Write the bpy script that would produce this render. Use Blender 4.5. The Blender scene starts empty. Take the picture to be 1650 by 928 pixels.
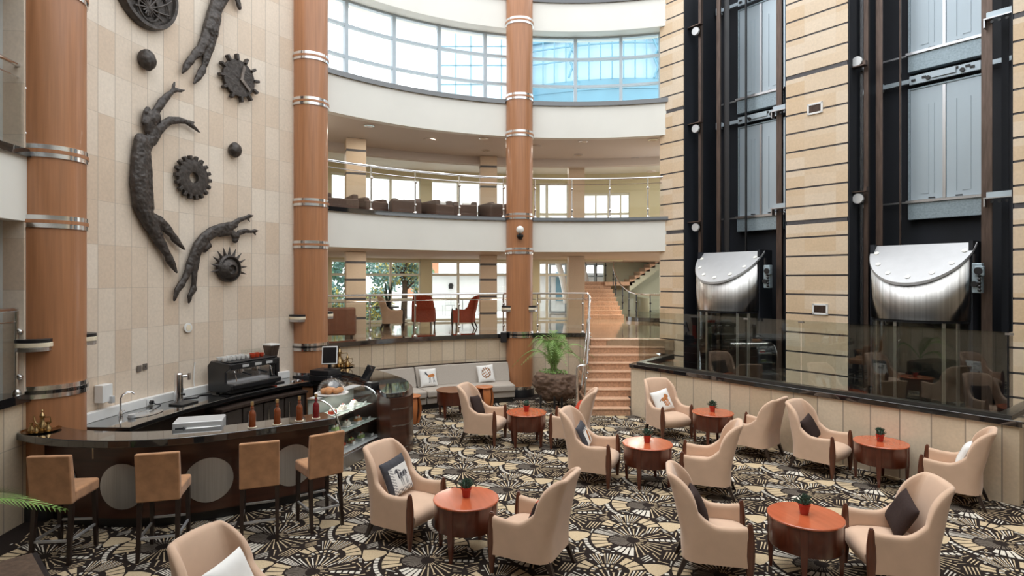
import bpy, bmesh, math, random
from mathutils import Vector, Matrix
PI = math.pi
sc = bpy.context.scene
COL = sc.collection
# ------------------------------------------------------------------ camera, world, exposure
cam_d = bpy.data.cameras.new('camera'); cam = bpy.data.objects.new('camera', cam_d); COL.objects.link(cam)
cam.location = (0, 0, 2.96); cam.rotation_euler = (PI/2, 0, 0)
cam_d.sensor_width = 36; cam_d.lens = 36*950/1650; cam_d.shift_y = -14/1650
cam_d.clip_start = .05; cam_d.clip_end = 400
sc.camera = cam
w = bpy.data.worlds.new('overcast_sky'); sc.world = w; w.use_nodes = True
bg = w.node_tree.nodes['Background']; bg.inputs[0].default_value = (.93, .97, 1, 1); bg.inputs[1].default_value = 1.9
sc.view_settings.view_transform = 'Standard'; sc.view_settings.look = 'None'
sc.view_settings.gamma = 1; sc.view_settings.exposure = 0.42; sc.view_settings.use_curve_mapping = False
def area(name, loc, rot, sx, sy, power, col=(1, 1, 1)):
    d = bpy.data.lights.new(name, 'AREA'); d.shape = 'RECTANGLE'; d.size = sx; d.size_y = sy; d.energy = power; d.color = col
    o = bpy.data.objects.new(name, d); COL.objects.link(o); o.location = loc; o.rotation_euler = rot
    return o
sun_d = bpy.data.lights.new('soft_sun', 'SUN'); sun_d.energy = 1.2; sun_d.angle = math.radians(50); sun_d.color = (1, .96, .9)
sun = bpy.data.objects.new('soft_sun', sun_d); COL.objects.link(sun); sun.rotation_euler = (math.radians(8), math.radians(-14), 0); sun.location = (0, 0, 30)

# ------------------------------------------------------------------ materials
def nt(name):
    m = bpy.data.materials.new(name); m.use_nodes = True
    return m, m.node_tree.nodes, m.node_tree.links, m.node_tree.nodes['Principled BSDF']
def M(name, col, rough=.5, metal=0, var=.08, scale=6, stretch=(1, 1, 1), bump=0, coat=0, spec=.5, detail=4, sheen=0):
    m, N, L, b = nt(name)
    tc = N.new('ShaderNodeTexCoord'); mp = N.new('ShaderNodeMapping'); mp.inputs['Scale'].default_value = stretch
    no = N.new('ShaderNodeTexNoise'); no.inputs['Scale'].default_value = scale; no.inputs['Detail'].default_value = detail
    mx = N.new('ShaderNodeMix'); mx.data_type = 'RGBA'
    mx.inputs[6].default_value = (*[max(0, c*(1-var*2)) for c in col], 1); mx.inputs[7].default_value = (*[min(1, c*(1+var*2)) for c in col], 1)
    L.new(tc.outputs['Object'], mp.inputs[0]); L.new(mp.outputs[0], no.inputs['Vector']); L.new(no.outputs[0], mx.inputs[0]); L.new(mx.outputs[2], b.inputs['Base Color'])
    b.inputs['Roughness'].default_value = rough; b.inputs['Metallic'].default_value = metal
    b.inputs['Coat Weight'].default_value = coat; b.inputs['Coat Roughness'].default_value = .08; b.inputs['Specular IOR Level'].default_value = spec
    b.inputs['Sheen Weight'].default_value = sheen
    if bump:
        bp = N.new('ShaderNodeBump'); bp.inputs['Strength'].default_value = bump; bp.inputs['Distance'].default_value = .02
        L.new(no.outputs[0], bp.inputs['Height']); L.new(bp.outputs[0], b.inputs['Normal'])
    return m
def tiles(name, c1, c2, joint, ju=.02, jv=.006, rough=.45, spk=.12, coat=0, spec=.4, jvmix=.5):
    """stone laid in a grid: uv counts the slabs; each slab has its own shade, thin joints between"""
    m, N, L, b = nt(name)
    uv = N.new('ShaderNodeUVMap'); sp = N.new('ShaderNodeSeparateXYZ'); L.new(uv.outputs[0], sp.inputs[0])
    def mt(op, a, bb=None):
        n = N.new('ShaderNodeMath'); n.operation = op
        for i, x in enumerate((a, bb)):
            if x is None: continue
            if isinstance(x, (int, float)): n.inputs[i].default_value = x
            else: L.new(x, n.inputs[i])
        return n.outputs[0]
    fu = mt('FLOOR', sp.outputs[0]); fv = mt('FLOOR', sp.outputs[1])
    cb = N.new('ShaderNodeCombineXYZ'); L.new(fu, cb.inputs[0]); L.new(fv, cb.inputs[1])
    wn = N.new('ShaderNodeTexWhiteNoise'); wn.noise_dimensions = '2D'; L.new(cb.outputs[0], wn.inputs['Vector'])
    mx = N.new('ShaderNodeMix'); mx.data_type = 'RGBA'; mx.inputs[6].default_value = (*c1, 1); mx.inputs[7].default_value = (*c2, 1); L.new(wn.outputs[0], mx.inputs[0])
    tc = N.new('ShaderNodeTexCoord'); no = N.new('ShaderNodeTexNoise'); no.inputs['Scale'].default_value = 26; no.inputs['Detail'].default_value = 6
    no2 = N.new('ShaderNodeTexNoise'); no2.inputs['Scale'].default_value = 1.6; no2.inputs['Detail'].default_value = 3
    L.new(tc.outputs['Object'], no.inputs['Vector']); L.new(tc.outputs['Object'], no2.inputs['Vector'])
    s = mt('ADD', mt('MULTIPLY', no.outputs[0], spk*2), mt('MULTIPLY', no2.outputs[0], spk)); s = mt('ADD', s, 1-spk*1.5)
    vm = N.new('ShaderNodeVectorMath'); vm.operation = 'SCALE'; L.new(mx.outputs[2], vm.inputs[0]); L.new(s, vm.inputs['Scale'])
    ju_ = mt('LESS_THAN', mt('FRACT', mt('ADD', sp.outputs[0], ju/2)), ju); jv_ = mt('MULTIPLY', mt('LESS_THAN', mt('FRACT', mt('ADD', sp.outputs[1], jv/2)), jv), jvmix)
    j = mt('MAXIMUM', ju_, jv_)
    m2 = N.new('ShaderNodeMix'); m2.data_type = 'RGBA'; L.new(j, m2.inputs[0]); L.new(vm.outputs[0], m2.inputs[6]); m2.inputs[7].default_value = (*joint, 1)
    L.new(m2.outputs[2], b.inputs['Base Color']); b.inputs['Roughness'].default_value = rough; b.inputs['Coat Weight'].default_value = coat; b.inputs['Specular IOR Level'].default_value = spec
    return m
def glass(name, tint=(1, 1, 1), ior=1.5, rough=0.0, refl=1.0):
    m, N, L, b = nt(name); N.remove(b); out = N['Material Output']
    tr = N.new('ShaderNodeBsdfTransparent'); tr.inputs[0].default_value = (*tint, 1)
    gl = N.new('ShaderNodeBsdfGlossy'); gl.inputs['Roughness'].default_value = rough; gl.inputs[0].default_value = (refl, refl, refl, 1)
    f0 = ((ior-1)/(ior+1))**2                      # thin sheet: reflection rises toward grazing angles on both sides
    lw = N.new('ShaderNodeLayerWeight'); lw.inputs[0].default_value = .5; pw = N.new('ShaderNodeMath'); pw.operation = 'POWER'; pw.inputs[1].default_value = 5; L.new(lw.outputs['Facing'], pw.inputs[0])
    fr = N.new('ShaderNodeMapRange'); fr.inputs[3].default_value = f0*refl; fr.inputs[4].default_value = .55; L.new(pw.outputs[0], fr.inputs[0])
    no = N.new('ShaderNodeTexNoise'); no.inputs['Scale'].default_value = .7; bp = N.new('ShaderNodeBump'); bp.inputs['Strength'].default_value = .02
    L.new(no.outputs[0], bp.inputs['Height']); L.new(bp.outputs[0], gl.inputs['Normal'])
    mx = N.new('ShaderNodeMixShader'); L.new(fr.outputs[0], mx.inputs[0]); L.new(tr.outputs[0], mx.inputs[1]); L.new(gl.outputs[0], mx.inputs[2]); L.new(mx.outputs[0], out.inputs[0])
    return m
m_veneer = M('wood_veneer', (.40, .178, .082), .38, 0, .16, 3, (9, 9, .35), .02, coat=.15)
m_chrome = M('polished_steel', (.75, .75, .76), .16, 1, .03)
m_steel = M('brushed_steel', (.58, .58, .6), .33, 1, .1, 5, (14, 14, .3))
m_mirror = M('lift_steel_reflection_streaks', (.66, .63, .60), .34, 1, .35, 3, (9, 9, .03))  # upright streaks: brushed grain, with blurred room reflections put into the colour
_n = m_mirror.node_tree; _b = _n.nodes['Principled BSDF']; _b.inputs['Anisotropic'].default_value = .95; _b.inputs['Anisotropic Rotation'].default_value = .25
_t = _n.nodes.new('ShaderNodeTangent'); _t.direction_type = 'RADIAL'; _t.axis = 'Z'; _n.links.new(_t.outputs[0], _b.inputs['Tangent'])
m_black = M('black_granite', (.012, .012, .013), .07, 0, .2, 60, coat=1)
m_black.node_tree.nodes['Principled BSDF'].inputs['Coat IOR'].default_value = 1.75; m_black.node_tree.nodes['Principled BSDF'].inputs['Coat Roughness'].default_value = .04
m_blackp = M('black_plastic', (.015, .015, .017), .35, 0, .1)
m_dark = M('shaft_paint', (.008, .010, .016), .7, 0, .35, 2.2, (1, 1, .4), .1)
m_white = M('white_plaster', (.78, .77, .72), .6, 0, .03, 1.2)
m_tan = M('tan_ceiling', (.52, .40, .29), .7, 0, .03, 1)
m_greyceil = M('gallery_ceiling', (.62, .55, .49), .7, 0, .02, 1)
m_cream = M('cream_wall', (.62, .56, .36), .65, 0, .04, 1)
m_sage = M('sage_wall', (.55, .57, .44), .65, 0, .04, 1)
m_tilewall = tiles('limestone_wall', (.66, .525, .405), (.76, .67, .57), (.42, .35, .29), .028, .012, .5, .14)
m_panel = tiles('limestone_panel', (.56, .44, .31), (.66, .56, .43), (.3, .25, .2), .04, .008, .45, .14)
m_pier = tiles('pier_stone', (.63, .47, .31), (.70, .58, .45), (.6, .48, .36), .004, .001, .5, .14)
m_slate = M('slate_strip', (.075, .07, .075), .5, 0, .2, 10)
m_marble = tiles('polished_floor', (.30, .20, .13), (.36, .26, .17), (.2, .14, .1), .01, .01, .08, .2, .3)
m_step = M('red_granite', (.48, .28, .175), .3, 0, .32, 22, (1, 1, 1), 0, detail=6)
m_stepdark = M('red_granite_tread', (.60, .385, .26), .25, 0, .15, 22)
m_glass = glass('clear_glass', (.975, .985, .98), 1.33)
m_para = glass('parapet_glass', (.84, .87, .85), 1.7)
m_win = glass('window_glass', (.985, .99, .99), 1.3, refl=.7)
m_blueglass = glass('tinted_window_glass', (.86, .94, .97), 1.3, refl=.7)
m_wframe = M('window_frame_paint', (.46, .54, .60), .4, 0, .04)
m_cframe = M('cream_window_frame', (.72, .70, .58), .45, 0, .04)
m_bronze = M('dark_bronze', (.060, .051, .046), .46, .45, .45, 13, (1, 1, 1), .9, detail=6)
m_fdoor = M('fridge_door', (.075, .06, .052), .4, .3, .15)
m_bronze2 = M('worn_bronze_edge', (.19, .16, .14), .5, .4, .3, 9, (1, 1, 1), .3)
m_mahog = M('mahogany_panel', (.048, .014, .007), .3, 0, .35, 2, (1, 1, 9), 0, coat=.25)
m_wenge = M('dark_stained_wood', (.022, .011, .008), .35, 0, .3, 6, (6, 6, .6), 0, coat=.15)
m_post = M('mahogany_post', (.105, .034, .017), .3, 0, .3, 6, (8, 8, .6), 0, coat=.3)
m_ttop = M('mahogany_tabletop', (.46, .105, .042), .2, 0, .14, 2, (8, 1, 1), 0, coat=.4)
m_tapron = M('mahogany_apron', (.095, .022, .010), .28, 0, .3, 3, (8, 8, .6), 0, coat=.25)
m_fabric = M('beige_velvet', (.60, .415, .30), .85, 0, .09, 4, (1, 1, 1), .04, spec=.2, sheen=.25)
m_suede = M('tan_suede', (.43, .225, .115), .85, 0, .22, 9, (1, 1, 1), .05, spec=.2, sheen=.2)
m_sofa = M('grey_tweed', (.42, .375, .33), .9, 0, .1, 90, (1, 1, 1), .1, spec=.2)
m_brown = M('brown_cushion_cloth', (.035, .022, .02), .85, 0, .2, 60, spec=.2)
m_pwhite = M('white_cushion_cloth', (.78, .77, .75), .85, 0, .05, 10, spec=.2)
m_pgrey = M('charcoal_print', (.06, .06, .07), .85, 0, .2, 20, spec=.2)
m_porange = M('russet_print', (.50, .19, .06), .85, 0, .25, 20, spec=.2)
m_pred = M('red_cushion_cloth', (.45, .06, .03), .85, 0, .25, 30, spec=.2)
m_pbrown = M('tawny_print', (.26, .15, .09), .85, 0, .35, 24, spec=.2)
m_redfab = M('red_chair_fabric', (.33, .06, .03), .85, 0, .3, 30, spec=.2)
m_pot = M('red_pot_clay', (.42, .035, .02), .35, 0, .08)
m_cactus = M('cactus_green', (.028, .062, .038), .7, 0, .4, 30, bump=.3)
m_leaf = M('palm_leaf', (.20, .34, .09), .5, 0, .3, 5)
m_leafd = M('shrub_leaf', (.14, .28, .16), .5, 0, .4, 5)
m_leafy = M('yellow_leaf', (.55, .48, .14), .5, 0, .3, 5)
m_leafb = M('tree_leaf', (.24, .42, .40), .5, 0, .4, 3)
m_bark = M('bark', (.09, .055, .035), .8, 0, .3, 20, bump=.4)
m_rock = M('lava_rock', (.15, .095, .068), .92, 0, .45, 9, (1, 1, 1.8), 1, detail=9)
m_orange = M('orange_varnished_wood', (.46, .15, .045), .35, 0, .15, 4, (6, 6, .5), 0, coat=.2)
m_ivory = M('ivory_lamp_shade', (.82, .72, .55), .5, 0, .03)
m_wplastic = M('white_plastic', (.78, .78, .77), .35, 0, .03)
m_gplastic = M('silver_appliance', (.62, .63, .64), .35, .3, .05)
m_brass = M('brass', (.33, .225, .11), .25, 1, .2, 12)
m_door = M('lift_door_panel', (.47, .55, .61), .42, .35, .05, 2, (1, 1, .3))
m_cap = M('lift_cap_aluminium', (.50, .51, .53), .45, .6, .04)
m_dome = glass('dome_plastic', (.95, .95, .95), 2.0)
m_case = glass('display_case_glass', (.95, .97, .96), 1.8)
m_shelf = M('frosted_shelf_glass', (.36, .42, .38), .25, 0, .04)
m_caseback = M('case_back_panel', (.13, .14, .13), .3, 0, .05)
m_capdark = M('dark_cap_metal', (.06, .055, .05), .35, .4, .15)
m_sill = M('lift_sill_steel', (.33, .41, .46), .45, .45, .2, 30)
m_rail = M('guide_rail_steel', (.12, .085, .07), .4, .7, .3, 8, (4, 4, .4))
m_card = M('white_card', (.8, .8, .78), .6, 0, .02)
m_red = M('red_enamel', (.55, .06, .02), .4, 0, .15)
m_mdark = M('dark_lounge_fabric', (.105, .065, .05), .8, 0, .2, 20)
m_lens = M('downlight_lens', (.8, .8, .75), .3, 0, .02)
m_ext = M('white_render', (.85, .85, .83), .8, 0, .03)
m_brick = M('orange_render', (.55, .27, .15), .8, 0, .1)
m_bluefac = M('blue_facade_glass', (.17, .33, .41), .15, 0, .2, .5, spec=.8)
m_bluepale = M('pale_blue_facade', (.60, .74, .82), .2, 0, .1, .6)
m_pave = M('pale_paving', (.74, .74, .72), .7, 0, .08, 2)
m_bread = M('bread_crust', (.60, .27, .10), .6, 0, .25, 14, bump=.2)
m_creamc = M('whipped_cream', (.85, .80, .70), .6, 0, .05, 20)
m_green = M('pistachio_icing', (.45, .58, .22), .6, 0, .2, 20)
m_screen = M('screen_glass', (.012, .012, .014), .08, 0, .1, coat=.5)
m_amber = M('amber_syrup', (.19, .042, .010), .1, 0, .15, 5, coat=.6)
m_redsyr = M('red_syrup', (.17, .006, .010), .1, 0, .15, 5, coat=.6)
m_gold = M('gold_cap', (.55, .38, .18), .35, .6, .1)

# ------------------------------------------------------------------ mesh builder
class MB:
    def __init__(s): s.v = []; s.f = []; s.m = []
    def add(s, vs, fs, mi=0, mat=None):
        o = len(s.v)
        s.v += [tuple(mat @ Vector(p)) for p in vs] if mat is not None else [tuple(p) for p in vs]
        s.f += [tuple(i+o for i in f) for f in fs]; s.m += [mi]*len(fs); return s
    def box(s, c, d, rz=0, mi=0, mat=None):
        x, y, z = (k/2 for k in d); vs = []
        T = Matrix.Translation(c) @ Matrix.Rotation(rz, 4, 'Z')
        if mat is not None: T = mat @ T
        for i in (-1, 1):
            for j in (-1, 1):
                for k in (-1, 1): vs.append((i*x, j*y, k*z))
        return s.add(vs, [(0, 1, 3, 2), (4, 6, 7, 5), (0, 4, 5, 1), (2, 3, 7, 6), (0, 2, 6, 4), (1, 5, 7, 3)], mi, T)
    def cyl(s, p0, p1, r0, r1=None, n=16, mi=0, cap=True, mat=None):
        r1 = r0 if r1 is None else r1
        p0 = Vector(p0); p1 = Vector(p1); d = (p1-p0).normalized(); a = d.orthogonal().normalized(); b = d.cross(a)
        vs = []
        for p, r in ((p0, r0), (p1, r1)):
            vs += [p+(a*math.cos(2*PI*i/n)+b*math.sin(2*PI*i/n))*r for i in range(n)]
        fs = [(i, (i+1) % n, n+(i+1) % n, n+i) for i in range(n)]
        if cap: fs += [tuple(range(n))[::-1], tuple(range(n, 2*n))]
        return s.add(vs, fs, mi, mat)
    def tube(s, pts, r, n=10, mi=0, mat=None, closed=False):
        P = [Vector(p) for p in pts]; vs = []; k = len(P); rr = r if isinstance(r, (list, tuple)) else [r]*k
        ref = None
        for i in range(k):
            t = ((P[(i+1) % k] if closed or i < k-1 else P[i])-(P[i-1] if closed or i > 0 else P[i])).normalized()
            a = t.orthogonal().normalized() if ref is None else (ref-t*ref.dot(t)).normalized()
            ref = a; b = t.cross(a)
            vs += [P[i]+(a*math.cos(2*PI*j/n)+b*math.sin(2*PI*j/n))*rr[i] for j in range(n)]
        fs = []
        for i in range(k if closed else k-1):
            q = ((i+1) % k)*n
            fs += [(i*n+j, i*n+(j+1) % n, q+(j+1) % n, q+j) for j in range(n)]
        if not closed: fs += [tuple(range(n))[::-1], tuple(range((k-1)*n, k*n))]
        return s.add(vs, fs, mi, mat)
    def lathe(s, prof, n=24, c=(0, 0, 0), mi=0, mat=None, sx=1, sy=1):
        vs = []; k = len(prof)
        for r, z in prof: vs += [(c[0]+sx*r*math.cos(2*PI*i/n), c[1]+sy*r*math.sin(2*PI*i/n), c[2]+z) for i in range(n)]
        fs = [(j*n+i, j*n+(i+1) % n, (j+1)*n+(i+1) % n, (j+1)*n+i) for j in range(k-1) for i in range(n)]
        if prof[0][0] > 1e-4: fs.append(tuple(range(n))[::-1])
        if prof[-1][0] > 1e-4: fs.append(tuple(range((k-1)*n, k*n)))
        return s.add(vs, fs, mi, mat)
    def prism(s, poly, z0, z1, mi=0, mat=None):
        n = len(poly); vs = [(p[0], p[1], z0) for p in poly]+[(p[0], p[1], z1) for p in poly]
        fs = [(i, (i+1) % n, n+(i+1) % n, n+i) for i in range(n)]+[tuple(range(n))[::-1], tuple(range(n, 2*n))]
        return s.add(vs, fs, mi, mat)
    def slab(s, A, B, z0, z1, mi=0):
        """solid between two plan curves of equal length"""
        n = len(A); vs = []
        for a, b in zip(A, B): vs += [(a[0], a[1], z0), (a[0], a[1], z1), (b[0], b[1], z1), (b[0], b[1], z0)]
        fs = [(4*i+j, 4*i+(j+1) % 4, 4*i+4+(j+1) % 4, 4*i+4+j) for i in range(n-1) for j in range(4)]
        fs += [(3, 2, 1, 0), (4*n-4, 4*n-3, 4*n-2, 4*n-1)]
        return s.add(vs, fs, mi)
    def arc(s, a0, a1, r0, r1, z0, z1, mi=0, step=1.5):
        n = max(2, int(abs(a1-a0)/step)+1); t = [a0+(a1-a0)*i/(n-1) for i in range(n)]
        return s.slab([RP(a, r0) for a in t], [RP(a, r1) for a in t], z0, z1, mi)
    def ball(s, c, r, n=12, mi=0, sc=(1, 1, 1), mat=None):
        prof = [(r*math.sin(PI*i/n), -r*math.cos(PI*i/n)) for i in range(n+1)]
        T = Matrix.Translation(c) @ Matrix.Diagonal((*sc, 1))
        return s.lathe(prof, n*2, mi=mi, mat=(mat @ T) if mat is not None else T)
    def build(s, name, mats, parent=None, smooth=35, bevel=0, seg=2, uv=None, loc=None, rot=None):
        me = bpy.data.meshes.new(name); me.from_pydata(s.v, [], s.f); me.validate(); me.update()
        bm = bmesh.new(); bm.from_mesh(me); bmesh.ops.recalc_face_normals(bm, faces=bm.faces); bm.to_mesh(me); bm.free()
        for m in (mats if isinstance(mats, (list, tuple)) else [mats]): me.materials.append(m)
        if len(s.m) == len(me.polygons): me.polygons.foreach_set('material_index', s.m)
        if uv:
            ul = me.uv_layers.new(name='UVMap')
            for l in me.loops: ul.data[l.index].uv = uv(me.vertices[l.vertex_index].co)
        if smooth:
            me.polygons.foreach_set('use_smooth', [True]*len(me.polygons)); me.set_sharp_from_angle(angle=math.radians(smooth))
        o = bpy.data.objects.new(name, me); COL.objects.link(o)
        if parent is not None: o.parent = parent
        if loc: o.location = loc
        if rot: o.rotation_euler = rot
        if bevel:
            b = o.modifiers.new('bevel', 'BEVEL'); b.width = bevel; b.segments = seg; b.limit_method = 'ANGLE'; b.angle_limit = math.radians(40); b.harden_normals = bool(smooth)
        return o
def thing(name, label, cat, loc=(0, 0, 0), rz=0, group=None):
    o = bpy.data.objects.new(name, None); COL.objects.link(o); o.empty_display_size = .1
    o.location = loc; o.rotation_euler = (0, 0, rz); o['label'] = label; o['category'] = cat
    if group: o['group'] = group
    return o
def tag(o, label, cat, group=None):
    o['label'] = label; o['category'] = cat
    if group: o['group'] = group
    return o
def struct(o): o['kind'] = 'structure'; return o
def dup(root, loc, rz, label, group=None):
    r = root.copy(); COL.objects.link(r); r.location = loc; r.rotation_euler = (0, 0, rz); r['label'] = label
    if group: r['group'] = group
    for ch in list(root.children):
        c = ch.copy(); COL.objects.link(c); c.parent = r
        for g in ch.children:
            d = g.copy(); COL.objects.link(d); d.parent = c
    return r
def face(fx, fy): return math.atan2(-fx, fy)     # rotation that turns local +y to (fx, fy)
# ------------------------------------------------------------------ plan geometry
CX, CY = 1.6, 7.7
def RP(a, r, z=None):
    a = math.radians(a); p = (CX+r*math.cos(a), CY+r*math.sin(a))
    return p if z is None else (p[0], p[1], z)
def UN(u, n, z=None):
    p = (.61*u+.793*n, -.793*u+.61*n)
    return p if z is None else (p[0], p[1], z)
UROT = math.atan2(-.793, .61)                     # local x along the lift wall
def ubox(mb, u0, u1, n0, n1, z0, z1, mi=0):
    return mb.box((*UN((u0+u1)/2, (n0+n1)/2), (z0+z1)/2), (abs(u1-u0), abs(n1-n0), abs(z1-z0)), UROT, mi)
def ang(co): return math.degrees(math.atan2(co[1]-CY, co[0]-CX)) % 360
def ruv(w, h, a0=174.41, z0=.31):
    return lambda co: ((ang(co)-a0)/w, (co[2]-z0)/h)
MZ, G2, G3 = 1.45, 4.44, 7.42                     # floor levels above the carpet

# ------------------------------------------------------------------ carpet
random.seed(4)
def carpet():
    a = Vector((1.13, .24)); b = Vector((.414, 1.04)); polys = []
    def pol(r, th, c=(0, 0)): th = math.radians(th); return (c[0]+r*math.cos(th), c[1]+r*math.sin(th))
    def wedge(c, r0, r1, t0, t1, mi, flare=0):
        n = max(2, int(abs(t1-t0)/8)+1); ts = [t0+(t1-t0)*i/(n-1) for i in range(n)]
        polys.append(([pol(r0, t, c) for t in ts]+[pol(r1, t, c) for t in reversed(ts)], mi))
    def bar(p, q, w0, w1, mi):
        p = Vector(p); q = Vector(q); d = (q-p); 
        if d.length < 1e-4: return
        n = Vector((-d.y, d.x)).normalized()
        polys.append(([tuple(p-n*w0/2), tuple(q-n*w1/2), tuple(q+n*w1/2), tuple(p+n*w0/2)], mi))
    def bone(c, r0, r1, t, w, mi):
        p = Vector(pol(r0, t, c)); q = Vector(pol(r1, t, c)); e = p.lerp(q, .84)
        d = (q-p).normalized(); n = Vector((-d.y, d.x))
        polys.append(([tuple(p-n*w*.5), tuple(e-n*w*.5), tuple(q-n*w*1.1), tuple(q+n*w*1.1), tuple(e+n*w*.5), tuple(p+n*w*.5)], mi))
    def lens(t):
        c, s_ = math.cos(math.radians(t)), math.sin(math.radians(t)); return 1/math.sqrt((c/.29)**2+(s_/.155)**2)
    polys.append(([(-.03, -.56), (.10, -.555), (.22, -.59), (.245, -.64), (.20, -.71), (.10, -.80), (.05, -.815), (.0, -.74)], 1))
    O = (0, 0)
    for i in range(30):
        t = 98+i*164/29; bar(pol(.085, t), pol(lens(t)-.004, t), .003, .0085, 3)
    t = 158
    for wd in (11, 12, 12, 11):
        wedge(O, lens(t+wd/2)+.022, .485, t, t+wd-2.4, 1); t += wd
    for i in range(7): bar(pol(lens(138+i*3)+.03, 138+i*3), pol(.48, 137+i*3), .006, .014, 2)
    for i in range(10): wedge(O, .525, .57, 162+i*6.2, 166.4+i*6.2, 2)
    for i in range(4): wedge(O, lens(218+i*11)+.03, .345+.015*i, 217+i*11, 225+i*11, 2)
    for i in range(17): bar(pol(.065, -95+i*12), pol(.105+.02*(i % 3), -95+i*12), .008, .012, 1)
    for i in range(9):
        t = 48+i*10.5; bone(O, .15, .31+.03*((i*7) % 3), t, .014, 1 if i % 2 else 2)
    for i in range(5): wedge(O, .17+i*.065, .215+i*.065, -4-1.2, 5-i, 2)
    for i in range(12):
        t = -108+i*12.2
        if -14 < t < 10: continue
        bone(O, .145, .31+.05*((i*5) % 3), t, .013, 1)
    for i in range(9): bar((.16+i*.034, .16+i*.012), (.24+i*.036, .34-i*.004), .008, .018, 2 if i % 2 else 1)
    S = (-.42, -.74)
    for i in range(3): wedge(S, .24, .40, 10+i*15, 22+i*15, 1)
    for i in range(12): bar(pol(.2, 62+i*4.2, S), pol(.42, 58+i*4.5, S), .005, .014, 2 if i % 2 else 1)
    for i in range(2): wedge(S, .2, .33, 126+i*17, 139+i*17, 1)
    for i in range(11): wedge(S, .13, .175, -10+i*17, 0+i*17, 2 if i % 2 else 1)
    for i in range(7): polys.append(([( -.075+.01*i, -.60-.036*i), (-.042+.01*i, -.605-.036*i), (-.038+.01*i, -.625-.036*i), (-.072+.01*i, -.622-.036*i)], 2))
    # free ground between the motifs is filled with loose tiles and strokes
    occ = {}; G = .022
    det = a.x*b.y-a.y*b.x; NA, NB = 52, 50
    def key(x, y):
        p = (x*b.y-y*b.x)/det; q = (a.x*y-a.y*x)/det; return (int(p % 1*NA), int(q % 1*NB))
    def inside(pt, P):
        r = False; j = len(P)-1
        for i in range(len(P)):
            if (P[i][1] > pt[1]) != (P[j][1] > pt[1]) and pt[0] < (P[j][0]-P[i][0])*(pt[1]-P[i][1])/(P[j][1]-P[i][1])+P[i][0]: r = not r
            j = i
        return r
    def mark(P):
        xs = [p[0] for p in P]; ys = [p[1] for p in P]; x = min(xs)-.008
        ks = set()
        while x < max(xs)+.008:
            y = min(ys)-.008
            while y < max(ys)+.008:
                if inside((x, y), P): ks.add(key(x, y))
                y += .008
            x += .008
        for p in P: ks.add(key(*p))
        return ks
    kept = []
    for P, mi in polys:
        ks = mark(P); hit = sum(1 for k in ks if occ.get(k))
        if hit > .45*len(ks): continue
        for k in ks: occ[k] = 1
        kept.append((P, mi))
    for i in range(lens and 40): pass
    for k in [key(.0, .0)]: occ[k] = 1
    for i in range(-4, 5):
        for j in range(-3, 4): occ[key(i*.02-.02, j*.02)] = 1
    for g in range(260):                           # bundles of parallel strokes
        x, y = random.random(), random.random(); c = a*x+b*y; th = random.uniform(0, PI); d = Vector((math.cos(th), math.sin(th))); n = Vector((-d.y, d.x)); l = random.uniform(.10, .19); m_ = random.choice((1, 1, 2)); ok = 0
        for k in range(6):
            q = c+n*.034*k+d*random.uniform(-.02, .02); P = [tuple(q-d*l/2-n*.004), tuple(q+d*l/2-n*.008), tuple(q+d*l/2+n*.008), tuple(q-d*l/2+n*.004)]
            ks = mark([tuple(q-d*l*.52-n*.013), tuple(q+d*l*.52-n*.013), tuple(q+d*l*.52+n*.013), tuple(q-d*l*.52+n*.013)])
            if any(occ.get(kk) for kk in ks): 
                if ok: break
                continue
            for kk in mark(P): occ[kk] = 1
            kept.append((P, m_)); ok = 1
    tries = 0
    while tries < 3400:
        tries += 1
        x, y = random.random(), random.random(); c = a*x+b*y
        th = 1.6*math.sin(c.x*6+2*math.cos(c.y*5))+random.choice((0, .25, 1.5))
        if tries < 700: l, wd = random.uniform(.09, .2), random.uniform(.008, .013)
        else: l, wd = random.uniform(.026, .042), random.uniform(.018, .024)
        d = Vector((math.cos(th), math.sin(th)))*l/2; n = Vector((-d.y, d.x)).normalized()*wd/2
        P = [tuple(c-d-n), tuple(c+d-n*.8), tuple(c+d+n*.8), tuple(c-d+n)]
        big = [tuple(c-d*1.15-n*2), tuple(c+d*1.15-n*2), tuple(c+d*1.15+n*2), tuple(c-d*1.15+n*2)]
        ks = mark(big)
        if any(occ.get(k) for k in ks): continue
        for k in mark(P): occ[k] = 1
        kept.append((P, random.choice((1, 1, 2))))
    mb = MB(); mb.lathe([(0, -.05), (7.7, -.05), (7.7, 0), (0, 0)], 96, (CX, CY, 0), 0)
    org = Vector((1.384, 6.686))
    vs = mb.v; fs = mb.f; ms = mb.m
    for i in range(-9, 9):
        for j in range(-9, 9):
            c = org+a*i+b*j
            if (c-Vector((CX, CY))).length > 7.9 or .793*c.x+.61*c.y > 10.6 or c.y < 3.6: continue
            for P, mi in kept:
                Q = [(p[0]+c.x, p[1]+c.y) for p in P]; m_ = Q[0]
                if math.hypot(m_[0]-CX, m_[1]-CY) > 7.3: continue
                o = len(vs); vs += [(q[0], q[1], .0015) for q in Q]; fs.append(tuple(range(o, o+len(Q)))); ms.append(mi)
    def pile(nm, c): return M(nm, c, .95, 0, .16, 60, spec=.1)
    me = mb.build('floor', [pile('carpet_dark', (.022, .016, .014)), pile('carpet_cream', (.50, .395, .26)), pile('carpet_white', (.60, .56, .49)), pile('carpet_grey', (.27, .23, .19))], smooth=0)
    return struct(me)
carpet()
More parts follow.
